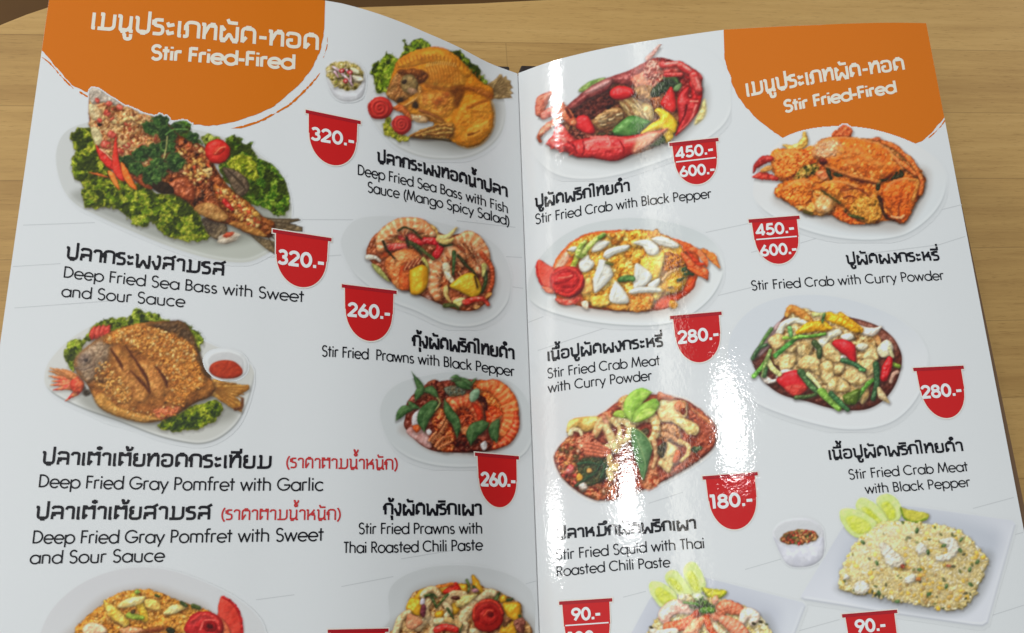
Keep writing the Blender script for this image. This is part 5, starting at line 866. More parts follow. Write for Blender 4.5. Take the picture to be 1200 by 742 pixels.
def latin():
    G = {}; b = lambda cx: arc(cx, R, R, R, 0, 360, 26)
    G['a'] = (.76, [b(.38), [(.71, XH), (.71, 0)]]); G['b'] = (.76, [b(.41), [(.08, 1.03), (.08, 0)]]); G['d'] = (.76, [b(.38), [(.71, 1.03), (.71, 0)]])
    G['p'] = (.76, [b(.41), [(.08, XH), (.08, -.3)]]); G['q'] = (.76, [b(.38), [(.71, XH), (.71, -.3)]]); G['g'] = (.76, [b(.38), rd([(.71, XH), (.71, -.3), (.08, -.3), (.08, -.14)], .3)])
    G['c'] = (.66, [arc(.38, R, R, R, 45, 315, 22)]); G['o'] = (.74, [b(.38)]); G['e'] = (.72, [[(.06, R), (.70, R)] , arc(.38, R, R, R, 0, 318, 24)])
    G['f'] = (.40, [rd([(.42, 1.02), (.17, 1.02), (.17, 0)], .2), [(.0, XH), (.38, XH)]]); G['t'] = (.38, [[(.18, .95), (.18, 0)], [(.0, XH), (.37, XH)]])
    G['h'] = (.68, [[(.09, 1.03), (.09, 0)], rd([(.09, .36), (.09, XH), (.58, XH), (.58, 0)], .3)]); G['n'] = (.68, [[(.09, XH), (.09, 0)], rd([(.09, .36), (.09, XH), (.58, XH), (.58, 0)], .3)])
    G['m'] = (1.04, [[(.09, XH), (.09, 0)], rd([(.09, .4), (.09, XH), (.52, XH), (.52, 0)], .26), rd([(.52, .4), (.52, XH), (.95, XH), (.95, 0)], .26)])
    G['u'] = (.68, [rd([(.09, XH), (.09, 0), (.58, 0), (.58, .3)], .3), [(.58, XH), (.58, 0)]]); G['r'] = (.42, [[(.09, XH), (.09, 0)], rd([(.09, .34), (.09, XH), (.40, XH)], .3)])
    G['i'] = (.22, [[(.11, XH), (.11, 0)], [(.11, .85), (.11, .97)]]); G['l'] = (.22, [[(.11, 1.03), (.11, 0)]]); G['k'] = (.60, [[(.09, 1.03), (.09, 0)], [(.52, XH), (.13, .30)], [(.24, .40), (.55, 0)]])
    G['s'] = (.50, [arc(.25, .49, .17, .17, 35, 270, 14)[:] + arc(.25, .17, .19, .16, 88, -150, 14)]); G['w'] = (.92, [[(.02, XH), (.25, .02), (.46, XH - .02), (.67, .02), (.90, XH)]])
    G['y'] = (.62, [[(.02, XH), (.32, .03)], [(.60, XH), (.19, -.3)]]); G['v'] = (.62, [[(.02, XH), (.31, .02), (.60, XH)]])
    G['S'] = (.62, [arc(.31, .75, .23, .24, 30, 265, 16) + arc(.31, .26, .25, .26, 85, -150, 16)]); G['F'] = (.54, [[(.09, 0), (.09, 1)], [(.09, .95), (.50, .95)], [(.09, .52), (.46, .52)]])
    G['D'] = (.78, [[(.09, 0), (.09, 1)], [(.09, .95)] + arc(.27, .5, .45, .45, 90, -90, 18) + [(.09, .05)]])
    G['B'] = (.62, [[(.09, 0), (.09, 1)], [(.09, .95)] + arc(.30, .735, .20, .215, 90, -90, 10) + [(.09, .52)], [(.30, .52)] + arc(.32, .285, .24, .235, 90, -90, 10) + [(.09, .05)]])
    G['M'] = (1.02, [[(.05, 0), (.20, 1), (.51, .12), (.82, 1), (.97, 0)]]); G['G'] = (.98, [arc(.5, .5, .46, .46, 40, 350, 26), [(.52, .44), (.97, .44)]]); G['C'] = (.90, [arc(.5, .5, .46, .46, 45, 315, 24)])
    G['P'] = (.60, [[(.09, 0), (.09, 1)], [(.09, .95)] + arc(.30, .70, .25, .25, 90, -90, 12) + [(.09, .45)]]); G['T'] = (.52, [[(.26, 0), (.26, 1)], [(.02, .95), (.50, .95)]])
    G['R'] = (.64, [[(.09, 0), (.09, 1)], [(.09, .95)] + arc(.30, .71, .24, .24, 90, -90, 12) + [(.09, .47)], [(.28, .47), (.58, 0)]])
    G['('] = (.34, [arc(.62, .38, .5, .72, 125, 235, 12)]); G[')'] = (.34, [arc(-.28, .38, .5, .72, 55, -55, 12)]); G['-'] = (.40, [[(.04, .38), (.36, .38)]]); G['.'] = (.24, [[(.12, .0), (.12, .19)]]); G[' '] = (.34, [])
    G['0'] = (.66, [arc(.33, .5, .25, .45, 0, 360, 26)]); G['1'] = (.42, [[(.04, .95), (.24, .95), (.24, 0)]]); G['2'] = (.62, [arc(.30, .70, .23, .25, 165, -25, 14) + [(.06, .05), (.56, .05)]])
    G['3'] = (.60, [arc(.28, .735, .20, .215, 150, -90, 14), arc(.28, .285, .23, .235, 90, -150, 14)]); G['4'] = (.66, [[(.46, 0), (.46, .97), (.05, .26), (.62, .26)]])
    G['5'] = (.60, [[(.52, .95), (.17, .95), (.11, .52)] + arc(.28, .32, .25, .27, 120, -150, 16)]); G['6'] = (.64, [arc(.32, .30, .25, .25, 0, 360, 22), [(.10, .42), (.42, .97)]]); G['8'] = (.62, [arc(.30, .73, .20, .20, 0, 360, 20), arc(.30, .27, .24, .24, 0, 360, 22)])
    G['9'] = (.64, [arc(.32, .70, .25, .25, 0, 360, 22), [(.54, .58), (.22, .03)]])
    return G
def thai():
    rd = lambda P, r=.2: rd0(P, r * 1.35)
    G = {}; AR = lambda x0, x1, r=.26: rd([(x0, 0), (x0, 1), (x1, 1), (x1, 0)], r)
    G['ก'] = (.74, [rd([(.10, 0), (.10, .55), (.0, .68), (.12, 1), (.64, 1), (.64, 0)], .2)])
    G['ภ'] = (.80, [rd([(-.02, .05), (.16, .05), (.16, .55), (.06, .68), (.18, 1), (.70, 1), (.70, 0)], .18)])
    G['ค'] = (.78, [rd([(.08, .02), (.08, 1), (.66, 1), (.66, 0)], .28), [(.08, .03), (.34, .52)]])
    G['ด'] = (.78, [rd([(.08, .02), (.08, 1), (.66, 1), (.66, 0)], .30), [(.08, .04), (.27, .38)]])
    G['ต'] = (.80, [rd([(.08, .02), (.08, .88), (.18, 1), (.37, .82), (.56, 1), (.68, .88), (.68, 0)], .12), [(.08, .04), (.27, .36)]])
    G['ง'] = (.58, [rd([(.28, 1), (.46, 1), (.46, .30), (.36, .02), (.22, .06), (.02, .58)], .14)])
    G['ท'] = (.76, [[(-.02, .96), (.10, .96), (.10, 0)], rd([(.10, .30), (.34, .96), (.64, .96), (.64, 0)], .18)])
    G['น'] = (.76, [rd([(-.02, .96), (.12, .96), (.12, .05), (.40, .05), (.60, .30), (.60, 1)], .16), [(.60, .4), (.60, .05), (.72, .05)]])
    G['ป'] = (.76, [rd([(-.02, .96), (.10, .96), (.10, .05), (.64, .05), (.64, 1.42)], .22)])
    G['ผ'] = (.94, [rd([(.08, 1), (.08, .05), (.27, .05), (.46, .52), (.65, .05), (.84, .05), (.84, 1)], .12), [(.08, .97), (.25, .70)]])
    G['พ'] = (.94, [rd([(-.0, .96), (.10, .96), (.10, .05), (.28, .05), (.47, .58), (.66, .05), (.84, .05), (.84, 1)], .12)])
    G['ม'] = (.88, [[(.10, .96), (.22, .96), (.22, .05)], rd([(.0, .05), (.76, .05), (.76, 1)], .22)])
    G['ย'] = (.74, [rd([(.26, .96), (.06, .94), (.06, .62), (.22, .54), (.06, .42), (.06, .05), (.62, .05), (.62, 1)], .16)])
    G['ร'] = (.58, [rd([(.48, .96), (.06, .96), (.06, .58), (.48, .56), (.48, .05), (.02, .05)], .2)])
    G['ล'] = (.76, [rd([(.06, .82), (.14, .98), (.64, .98), (.64, 0)], .24), rd([(.64, .48), (.24, .48), (.08, .34), (.08, 0)], .2)])
    G['ส'] = (.80, [rd([(.06, .82), (.14, .98), (.64, .98), (.64, 0)], .24), rd([(.64, .48), (.24, .48), (.08, .34), (.08, 0)], .2), [(.48, .94), (.78, 1.18)]])
    G['ห'] = (.78, [[(-.02, .96), (.10, .96), (.10, 0)], rd([(.10, .34), (.36, .64), (.64, .50), (.64, 0)], .16), [(.36, .62), (.62, 1.0)]])
    G['อ'] = (.74, [rd([(.30, .50), (.06, .50), (.06, .05), (.62, .05), (.62, .96), (.08, .96), (.04, .76)], .24)])
    G['เ'] = (.26, [[(.10, 1), (.10, .05), (.20, .05)]]); G['ไ'] = (.34, [rd([(-.22, 1.40), (.16, 1.40), (.16, 0)], .06), [(-.22, 1.40), (-.14, 1.24)]])
    G['า'] = (.54, [rd([(.02, .76), (.08, .96), (.44, .96), (.44, 0)], .2)]); G['ะ'] = (.44, [[(.04, .84), (.10, .64), (.36, .74)], [(.04, .34), (.10, .12), (.36, .22)]])
    G['-'] = (.44, [[(.04, .46), (.38, .46)]]); G[' '] = (.4, []); G['('] = (.36, [arc(.62, .5, .5, .8, 125, 235, 12)]); G[')'] = (.36, [arc(-.28, .5, .5, .8, 55, -55, 12)])
    # marks: x counts from the right stem of the consonant; second value says above / below / tone
    K = {'ั': ('a', [[(-.46, 1.46), (-.38, 1.24), (.02, 1.24)]]), 'ิ': ('a', [[(-.56, 1.24), (.04, 1.24)]]), 'ี': ('a', [[(-.56, 1.24), (.02, 1.24), (.02, 1.54)]]), 'ื': ('a', [[(-.56, 1.24), (.02, 1.24), (.02, 1.54)], [(-.2, 1.24), (-.2, 1.5)]]),
         'ึ': ('a', [[(-.56, 1.24), (.0, 1.24)], arc(-.0, 1.40, .10, .10, 0, 360, 12)]), 'ุ': ('b', [[(-.12, -.20), (.0, -.20), (.0, -.52)]]), 'ู': ('b', [rd([(-.36, -.18), (-.28, -.2), (-.28, -.46), (.0, -.46), (.0, -.14)], .1)]),
         'ํ': ('a', [arc(-.10, 1.42, .11, .11, 0, 360, 14)]), '้': ('t', [rd([(-.30, .26), (-.18, .26), (-.20, .02), (.04, .06), (.10, .3)], .06)]), '่': ('t', [[(.0, .0), (.0, .24)]]), '๋': ('t', [[(-.18, .14), (.14, .14)], [(-.02, -.02), (-.02, .3)]])}
    return G, K
LAT = latin(); THA, MARK = thai()
def layout(text, track=.0):
    """strokes in em units (consonant or capital height = 1), total advance"""
    S = []; x = 0; last = 0; up = 0
    is_thai = any('\u0e00' <= c < '\u0e80' for c in text)
    text = text.replace('ำ', 'ํา'); seq = list(text)
    # a tone typed before nikhahit sits above it
    for i in range(len(seq) - 1):
        if seq[i] in '้่๋' and seq[i + 1] == 'ํ': seq[i], seq[i + 1] = seq[i + 1], seq[i]
    for ch in seq:
        if is_thai and ch in MARK:
            kind, st = MARK[ch]; dy = 0
            if kind == 't': dy = 1.62 if up else 1.24
            if kind == 'a': up = 1
            for q in st: S.append([(px + last, py + dy) for px, py in q])
            continue
        adv, st = (THA if is_thai else LAT)[ch]; up = 0
        for q in st: S.append([(px + x, py) for px, py in q])
        last = x + adv - .12; x += adv + track
    return S, x - track
def strokes_field(S, wt, cell, pad=.2):
    A = np.vstack([np.array(q) for q in S]); lo = A.min(0) - pad; hi = A.max(0) + pad
    W, H = int((hi[0] - lo[0]) / cell) + 2, int((hi[1] - lo[1]) / cell) + 2; f = np.full((H, W), -1.0)
    for q in S:
        q = np.array(q); n = len(q) - 1
        closed = np.hypot(*(q[0] - q[-1])) < 1e-6
        for i in range(n):
            a, b = q[i], q[i + 1]; mn, mx = np.minimum(a, b) - wt - 2 * cell, np.maximum(a, b) + wt + 2 * cell
            j0, j1 = max(0, int((mn[0] - lo[0]) / cell)), min(W, int((mx[0] - lo[0]) / cell) + 2); i0, i1 = max(0, int((mn[1] - lo[1]) / cell)), min(H, int((mx[1] - lo[1]) / cell) + 2)
            X = lo[0] + np.arange(j0, j1) * cell; Y = (lo[1] + np.arange(i0, i1) * cell)[:, None]; e = b - a; l = math.hypot(*e) + 1e-9; e = e / l
            u = (X - a[0]) * e[0] + (Y - a[1]) * e[1]; v = np.abs(-(X - a[0]) * e[1] + (Y - a[1]) * e[0])
            over = np.maximum(-u, u - l); d = wt - np.where(over > 0, np.hypot(np.maximum(over, 0), v), v)
            if not closed and (i == 0 or i == n - 1):              # square-cut ends
                end = np.full(u.shape, 1e3)
                if i == 0: end = np.minimum(end, u + .01)
                if i == n - 1: end = np.minimum(end, l + .01 - u)
                d = np.where((end < wt), np.minimum(wt - v, end), d)
            f[i0:i1, j0:j1] = np.maximum(f[i0:i1, j0:j1], d)
    return f, lo
VP = np.array([460., -3150.])                                       # where the upright edges of the menu meet
def text_line(name, side, text, base, h, wt, mat, layer, parent, track=None, vert=None):
    """set one line on a page. base: points along the baseline (start .. end), h: height of a capital at start and end"""
    if track is None: track = .07
    S, adv = layout(text, track); hh = (h if np.ndim(h) else (h, h)); hm = .5 * (hh[0] + hh[1])
    B = np.array(base, float)
    if len(B) == 2: B = np.array([B[0], B.mean(0), B[1]])
    sx = (B[2, 0] - B[0, 0]) / (adv * hm); S = [[(x * sx, y) for x, y in q] for q in S]; adv *= sx
    cell = min(.3 / hm, wt * .6); f, lo = strokes_field(S, wt, cell)
    t0 = (B[1, 0] - B[0, 0]) / (B[2, 0] - B[0, 0])
    def warp(P):
        t = P[:, 0] / adv; px = B[0, 0] + (B[2, 0] - B[0, 0]) * t
        L0 = (px - B[1, 0]) * (px - B[2, 0]) / ((B[0, 0] - B[1, 0]) * (B[0, 0] - B[2, 0])); L1 = (px - B[0, 0]) * (px - B[2, 0]) / ((B[1, 0] - B[0, 0]) * (B[1, 0] - B[2, 0])); L2 = (px - B[0, 0]) * (px - B[1, 0]) / ((B[2, 0] - B[0, 0]) * (B[2, 0] - B[1, 0]))
        py = L0 * B[0, 1] + L1 * B[1, 1] + L2 * B[2, 1]
        d = VP - np.c_[px, py]; d /= np.linalg.norm(d, axis=1)[:, None]
        if vert is not None: d = np.tile(np.array(vert, float) / np.hypot(*vert), (len(P), 1))
        k = P[:, 1] * (hh[0] + (hh[1] - hh[0]) * t); return np.c_[px, py] + d * k[:, None]
    return print_shape(name, side, f, lo[0], lo[1], cell, mat, layer, parent, warp)
# ------------------------------------------------------------------ the table
TZ = -.0105
def wood_mat():
    m = bpy.data.materials.new('oak_butcher_block'); nt, b = nodes(m); n = nt.nodes; L = nt.links.new
    g = n.new('ShaderNodeNewGeometry'); mp = n.new('ShaderNodeMapping'); mp.inputs['Rotation'].default_value = (0, 0, math.radians(-1.5)); L(g.outputs['Position'], mp.inputs['Vector'])
    br = n.new('ShaderNodeTexBrick'); br.offset = .37; br.inputs['Scale'].default_value = 1; br.inputs['Mortar Size'].default_value = .00035; br.inputs['Mortar Smooth'].default_value = .6; br.inputs['Bias'].default_value = 0
    br.inputs['Brick Width'].default_value = 2.6; br.inputs['Row Height'].default_value = .036; br.inputs['Color1'].default_value = (0, 0, 0, 1); br.inputs['Color2'].default_value = (1, 1, 1, 1); br.inputs['Mortar'].default_value = (.3, .3, .3, 1); L(mp.outputs[0], br.inputs['Vector'])
    def noise(sx, sy, sc, det, ro=.55):
        q = n.new('ShaderNodeMapping'); q.inputs['Scale'].default_value = (sx, sy, 1); L(mp.outputs[0], q.inputs['Vector']); t = n.new('ShaderNodeTexNoise'); t.inputs['Scale'].default_value = sc; t.inputs['Detail'].default_value = det; t.inputs['Roughness'].default_value = ro; t.inputs['Distortion'].default_value = .4; L(q.outputs[0], t.inputs['Vector']); return t
    grain = noise(1, 22, 16, 6, .65); band = noise(1, 9, 7, 3); blot = noise(1, 1.6, 9, 3); pore = noise(1, 14, 160, 2)
    r = n.new('ShaderNodeValToRGB'); e = r.color_ramp.elements; e[0].position = .26; e[0].color = (.34, .180, .055, 1); e[1].position = .76; e[1].color = (.70, .44, .165, 1); k = e.new(.52); k.color = (.56, .333, .112, 1)
    def mix(a, bb, f):
        q = n.new('ShaderNodeMix'); q.data_type = 'FLOAT'; q.inputs[0].default_value = f; L(a, q.inputs[2]); L(bb, q.inputs[3]); return q.outputs[0]
    v = mix(mix(grain.outputs['Fac'], band.outputs['Fac'], .45), blot.outputs['Fac'], .3); bw = n.new('ShaderNodeRGBToBW'); L(br.outputs['Color'], bw.inputs[0]); v = mix(v, bw.outputs[0], .12); L(v, r.inputs['Fac'])
    dk = n.new('ShaderNodeMix'); dk.data_type = 'RGBA'; dk.blend_type = 'MULTIPLY'; pr = n.new('ShaderNodeValToRGB'); pr.color_ramp.elements[0].position = .30; pr.color_ramp.elements[0].color = (.55, .5, .45, 1); pr.color_ramp.elements[1].position = .42; pr.color_ramp.elements[1].color = (1, 1, 1, 1); L(pore.outputs['Fac'], pr.inputs['Fac']); dk.inputs[0].default_value = .45; L(r.outputs['Color'], dk.inputs[6]); L(pr.outputs['Color'], dk.inputs[7])
    se = n.new('ShaderNodeMix'); se.data_type = 'RGBA'; se.inputs[7].default_value = (.10, .055, .02, 1); ff = n.new('ShaderNodeMath'); ff.operation = 'MULTIPLY'; ff.inputs[1].default_value = .28; L(br.outputs['Fac'], ff.inputs[0]); L(ff.outputs[0], se.inputs[0]); L(dk.outputs[2], se.inputs[6]); L(se.outputs[2], b.inputs['Base Color'])
    b.inputs['Roughness'].default_value = .45; b.inputs['Specular IOR Level'].default_value = .25
    bp = n.new('ShaderNodeBump'); bp.inputs['Strength'].default_value = .12; bp.inputs['Distance'].default_value = .0005; L(grain.outputs['Fac'], bp.inputs['Height']); L(bp.outputs[0], b.inputs['Normal'])
    return m
def plain_mat(name, c, rough=.5, spec=.4, noise=0):
    m = bpy.data.materials.new(name); nt, b = nodes(m); b.inputs['Roughness'].default_value = rough; b.inputs['Specular IOR Level'].default_value = spec; b.inputs['Base Color'].default_value = (*c, 1)
    if noise:
        t = nt.nodes.new('ShaderNodeTexNoise'); t.inputs['Scale'].default_value = noise; t.inputs['Detail'].default_value = 5; r = nt.nodes.new('ShaderNodeValToRGB'); g = nt.nodes.new('ShaderNodeNewGeometry'); nt.links.new(g.outputs['Position'], t.inputs['Vector'])
        r.color_ramp.elements[0].color = (*[v * .6 for v in c], 1); r.color_ramp.elements[1].color = (*[min(1, v * 1.4) for v in c], 1); nt.links.new(t.outputs['Fac'], r.inputs['Fac']); nt.links.new(r.outputs['Color'], b.inputs['Base Color'])
    return m
def slab(name, P, z0, z1, mat, parent=None, bevel=0):
    P = np.array(P); n = len(P); V = [(x, y, z1) for x, y in P] + [(x, y, z0) for x, y in P]
    Fc = [tuple(range(n)), tuple(range(2 * n - 1, n - 1, -1))] + [(i, i + n, (i + 1) % n + n, (i + 1) % n) for i in range(n)]
    o = mesh_obj(name, V, Fc, mat, parent, smooth=False)
    if bevel:
        q = o.modifiers.new('edge', 'BEVEL'); q.width = bevel; q.segments = 3; q.limit_method = 'ANGLE'
    return o
WOOD = wood_mat()
tag(mesh_obj('floor', [(-4, -3, -.76), (4, -3, -.76), (4, 4, -.76), (-4, 4, -.76)], [(0, 1, 2, 3)], plain_mat('dark_floor', (.12, .055, .014), .6, .2, 6)), kind='structure')
edge = plane_pt([(900, -16), (700, -5), (560, 2), (375, 8), (200, 9), (90, 5), (57, 6), (30, 15), (0, 27), (-40, 50)], TZ)[:, :2]
top_poly = [(.75, -.62), (.75, edge[0, 1] + .16)] + [tuple(p) for p in edge] + [(-.30, .07), (-.335, .02), (-.35, -.05), (-.35, -.62)]
top_poly = top_poly[::-1]
a2 = sum(top_poly[i - 1][0] * top_poly[i][1] - top_poly[i][0] * top_poly[i - 1][1] for i in range(len(top_poly)))
if a2 < 0: top_poly = top_poly[::-1]
table = bpy.data.objects.new('table', None); COL.objects.link(table); table.location = (.2, -.2, -.76)
tag(table, 'light oak table of glued staves with a rounded corner, under the open menu', 'table')
def under(o):
    o.parent = table; o.matrix_parent_inverse = Matrix.Translation((-.2, .2, .76)); return o
under(slab('tabletop', top_poly, TZ - .03, TZ, WOOD, bevel=.002))
for lx, ly in ((-.26, -.5), (.66, -.5), (.66, .10), (-.17, .04)):
    under(slab('leg', [(lx - .03, ly - .03), (lx + .03, ly - .03), (lx + .03, ly + .03), (lx - .03, ly + .03)], -.76, TZ - .031, WOOD, bevel=.003))

# ------------------------------------------------------------------ the menu
menu = bpy.data.objects.new('menu', None); COL.objects.link(menu); menu.location = (0, 0, 0)
tag(menu, 'open laminated Thai restaurant menu with stir fried dishes, lying on the oak table', 'menu')
YB = -.155
def top_y(side, x):
    if side == 'R': return np.interp(x, [0, .0274, .0688, .0863, .1261, .1724], [.1206, .1214, .1224, .1231, .1219, .1219])
    return np.interp(-x, [0, .0172, .0419, .0774, .19], [.1204, .1207, .1218, .1249, .1262])
def edge_x(side, y): return .1716 + (y - .02) * .0045 if side == 'R' else -.1862 - (y - .02) * .002
def sheet(side, name, zf=1.0, grow=0.0, th=.00045, mat=None, dz=0.0, parent=menu, gap=0.0, slant=0.0):
    """one leaf: a closed thin solid bent over the profile"""
    NU, NV = 90, 60; sg = 1 if side == 'R' else -1; top = np.zeros((NV, NU, 3)); bot = np.zeros((NV, NU, 3))
    for j in range(NV):
        t = j / (NV - 1); u = np.linspace(0, 1, NU) ** 1.25
        xe = edge_x(side, -.02); x = sg * (gap + u * (abs(xe) - gap)); yt = top_y(side, x) + grow; y = YB + (yt - YB) * t
        xx = x * (np.abs(edge_x(side, y)) / abs(xe)) + sg * u * (grow + slant * (1 - t))
        z = prof(side, np.abs(xx)) * zf + dz; top[j] = np.c_[xx, y, z]; nn = normal_at(side, xx); bot[j] = top[j] - np.c_[nn[:, 0] * zf, nn[:, 1], nn[:, 2]] * th
        top[j, 0, 0] = bot[j, 0, 0] = 0 if gap == 0 else sg * gap
    V = np.vstack([top.reshape(-1, 3), bot.reshape(-1, 3)]); I = lambda j, i: j * NU + i; N = NU * NV; Fc = []
    for j in range(NV - 1):
        for i in range(NU - 1):
            q = (I(j, i), I(j, i + 1), I(j + 1, i + 1), I(j + 1, i)); q = q if sg > 0 else q[::-1]; Fc.append(q); Fc.append(tuple(N + k for k in q[::-1]))
    ring = [I(0, i) for i in range(NU)] + [I(j, NU - 1) for j in range(1, NV)] + [I(NV - 1, i) for i in range(NU - 2, -1, -1)] + [I(j, 0) for j in range(NV - 2, 0, -1)]
    for k in range(len(ring)):
        a, b = ring[k], ring[(k + 1) % len(ring)]; q = (a, N + a, N + b, b); Fc.append(q if sg > 0 else q[::-1])
    o = mesh_obj(name, V, Fc, mat or (satin(MAT_PAPER) if side == 'L' else MAT_PAPER), parent)
    es = o.modifiers.new('crisp rim', 'EDGE_SPLIT'); es.split_angle = math.radians(50); return o
COVER = plain_mat('dark_brown_cover_board', (.032, .018, .014), .4, .4, 90); KRAFT = plain_mat('brown_board_edge', (.17, .095, .05), .5, .3)
for s in 'LR':
    pg = sheet(s, 'page', gap=.00022); pg['label'] = 'glossy white page printed with dishes, %s of the fold' % ('left' if s == 'L' else 'right')
    for k, (zf, g) in enumerate(((.86, -.0008), (.70, -.0012), (.52, -.001), (.34, -.001))): sheet(s, 'under_page', zf, g, dz=-.0008 - .0004 * k)
sheet('R', 'backing_board', .985, 0, .0012, KRAFT, dz=-.0007, gap=.012, slant=.0040)
for s, x0, x1 in (('L', -.189, -.0030), ('R', .0006, .1745)):
    P = [(x0, YB - .004), (x1, YB - .004), (x1, .1282), (x0, .1282)] if s == 'L' else [(x0, YB - .004), (x1, YB - .004), (x1, .1290), (.0026, .1290), (x0, .1232)]
    slab('cover', P, TZ + .0003, TZ + .0045, COVER, menu, .0008)
# faint plank pattern printed behind everything
MAT_LINE = print_mat('pale_grey_ink', (186, 191, 195))
def pen(name, side, lines, wpx, mat, layer, parent=menu, cell=.5):
    f, lo = strokes_field([[tuple(p) for p in l] for l in lines], wpx, cell, pad=3); return print_shape(name, side, f, lo[0], lo[1], cell, mat, layer, parent)
for side, Ls in (('R', [((770, 191.7), (787, 185.5)), ((827, 272.5), (877.6, 262)), ((835, 348), (884.5, 336)), ((938, 285), (966, 276.5)), ((1097, 247.3), (1127, 240)), ((1004, 299), (1100, 287), (1131, 277.2)), ((619, 378), (637, 371)), ((630, 411), (710, 384)), ((1140, 596), (1188, 583)), ((1172, 631), (1199, 624)), ((1160, 722), (1210, 706)), ((930, 741), (984, 726)), ((873, 667.5), (917, 654.7)), ((730, 700), (757, 693)), ((930, 283), (880, 296)), ((1066, 608), (1100, 598)), ((1178, 660), (1183, 622)), ((760, 590), (800, 577))]),
                 ('L', [((15, 312.5), (71, 309)), ((17, 361), (104, 354.6), (135, 352)), ((27, 264), (111, 261)), ((353, 257.4), (424, 257.7)), ((304, 301.7), (322, 301.4)), ((385, 300), (400, 299)), ((535, 258.7), (604, 266.5)), ((589.5, 300.7), (612, 301.8)), ((599, 336), (613, 338)), ((400, 687.5), (461, 675.7)), ((606, 687), (628, 681)), ((300, 703), (345, 697)), ((470, 655), (560, 640))])):
    for l in Ls: pen('plank_line', side, [l], .5, MAT_LINE, .5)
# ------------------------------------------------------------------ orange title banners
MAT_OR = print_mat('orange_ink', (193, 104, 10)); MAT_CREAM = print_mat('cream_ink', (228, 208, 196)); MAT_BLK = print_mat('black_ink', (14, 14, 22)); MAT_REDT = print_mat('red_lettering_ink', (178, 50, 52))
MAT_RED = print_mat('badge_red_ink', (182, 24, 26)); MAT_DRED = print_mat('badge_bar_ink', (152, 22, 32)); MAT_PINK = print_mat('badge_rim_ink', (238, 206, 200)); MAT_W = print_mat('price_ink', (243, 222, 218))
def banner(side, P, brush, smooth_from, clipf=None):
    P = np.array(P, float); x0, y0 = P.min(0) - 3; x1, y1 = P.max(0) + 3; cell = .8
    X, Y = np.meshgrid(np.arange(x0, x1, cell), np.arange(y0, y1, cell)); f = sdf_poly(X, Y, P)
    rough = 1.1 * (fbm(X, Y, 7, 5, 3) - .5) * 2; f = f + np.where(f < 4, rough * smooth_from(X, Y), 0)
    for (Q, wd, sd) in brush:
        Q = spline(Q, 10, False)
        for i in range(len(Q) - 1):
            e = Q[i + 1] - Q[i]; l = np.hypot(*e) + 1e-9; t = np.clip(((X - Q[i, 0]) * e[0] + (Y - Q[i, 1]) * e[1]) / l ** 2, 0, 1); u = (i + .5) / len(Q)
            wv = wd * min(1, 6 * u, 6 * (1 - u)) * (.25 + 1.3 * fbm(X, Y, 9, sd, 3)) - .5 * wd * (fbm(X, Y, 3.5, sd + 9, 2) > .58)
            f = np.maximum(f, wv - np.hypot(X - Q[i, 0] - t * e[0], Y - Q[i, 1] - t * e[1]))
    Xw = page_pt(side, np.c_[X.ravel(), Y.ravel()]); sg = 1 if side == 'R' else -1                # keep the ink on the sheet
    inside = np.minimum(np.abs(edge_x(side, Xw[:, 1])) - sg * Xw[:, 0], top_y(side, Xw[:, 0]) - Xw[:, 1]).reshape(X.shape) / .00036 - .15
    return print_shape('banner', side, np.minimum(f, inside), x0, y0, cell, MAT_OR, 1, menu)
bL = banner('L', '67,-60 48,60 58,69 67,80 84,100 104,109 118,112 140,122 170,132 196,139 220,145 245,148 269,144.5 302,134 322,124 337,111 357,93 368,78 376,58 380,34 381,0 376,-60'.split() and pts('30,-60 30,58 50,60 58,69 67,80 84,100 104,109 118,112 140,122 170,132 196,139 220,145 245,148 269,144.5 302,134 322,124 337,112 352,98 366,80 376,58 380,34 381,0 376,-60'),
            [(pts('238,151 255,153 277,150.5 306,141.5 329,129 344,119 366,97 377,83'), 1.5, 3), (pts('48,66 60,76 72,90 86,104'), 1.0, 8), (pts('92,107 100,112 106,115'), 1.0, 4), (pts('384,42 383,55 379,68'), .7, 6)], lambda X, Y: (Y > 40) * 1.0)
bL['label'] = 'orange brush edged banner at the top of the left page'
bR = banner('R', pts('848,20 848,37 849,67 855,92 864,111 874,126 887,140 903,152 920,164 960,178 1040,178 1080,166 1092,155 1100,146 1109,134 1125,100 1120,20'),
            [(pts('1104,146 1097,154 1088,162'), 1.1, 3), (pts('1108,140 1102,149'), .9, 5)], lambda X, Y: ((Y > 60) & ((X < 930) | (X > 1060))) * 1.0)
bR['label'] = 'orange brush edged banner in the top corner of the right page'
TITLE = 'เมนูประเภทผัด-ทอด'
text_line('heading', 'L', TITLE, [(106.3, 33.5), (240, 46), (374.5, 59)], (18.6, 16.8), .112, MAT_CREAM, 2, bL)
text_line('heading', 'R', TITLE, [(875, 113.2), (968, 95.5), (1061, 81.5)], (14.8, 13), .112, MAT_CREAM, 2, bR)
text_line('heading', 'L', 'Stir Fried-Fired', [(176.6, 69.4), (260, 75), (345, 81)], 16.2, .115, MAT_CREAM, 2, bL, .03)
text_line('heading', 'R', 'Stir Fried-Fired', [(919.6, 131.8), (985, 119.3), (1050.5, 108.2)], 13.3, .115, MAT_CREAM, 2, bR, .03)
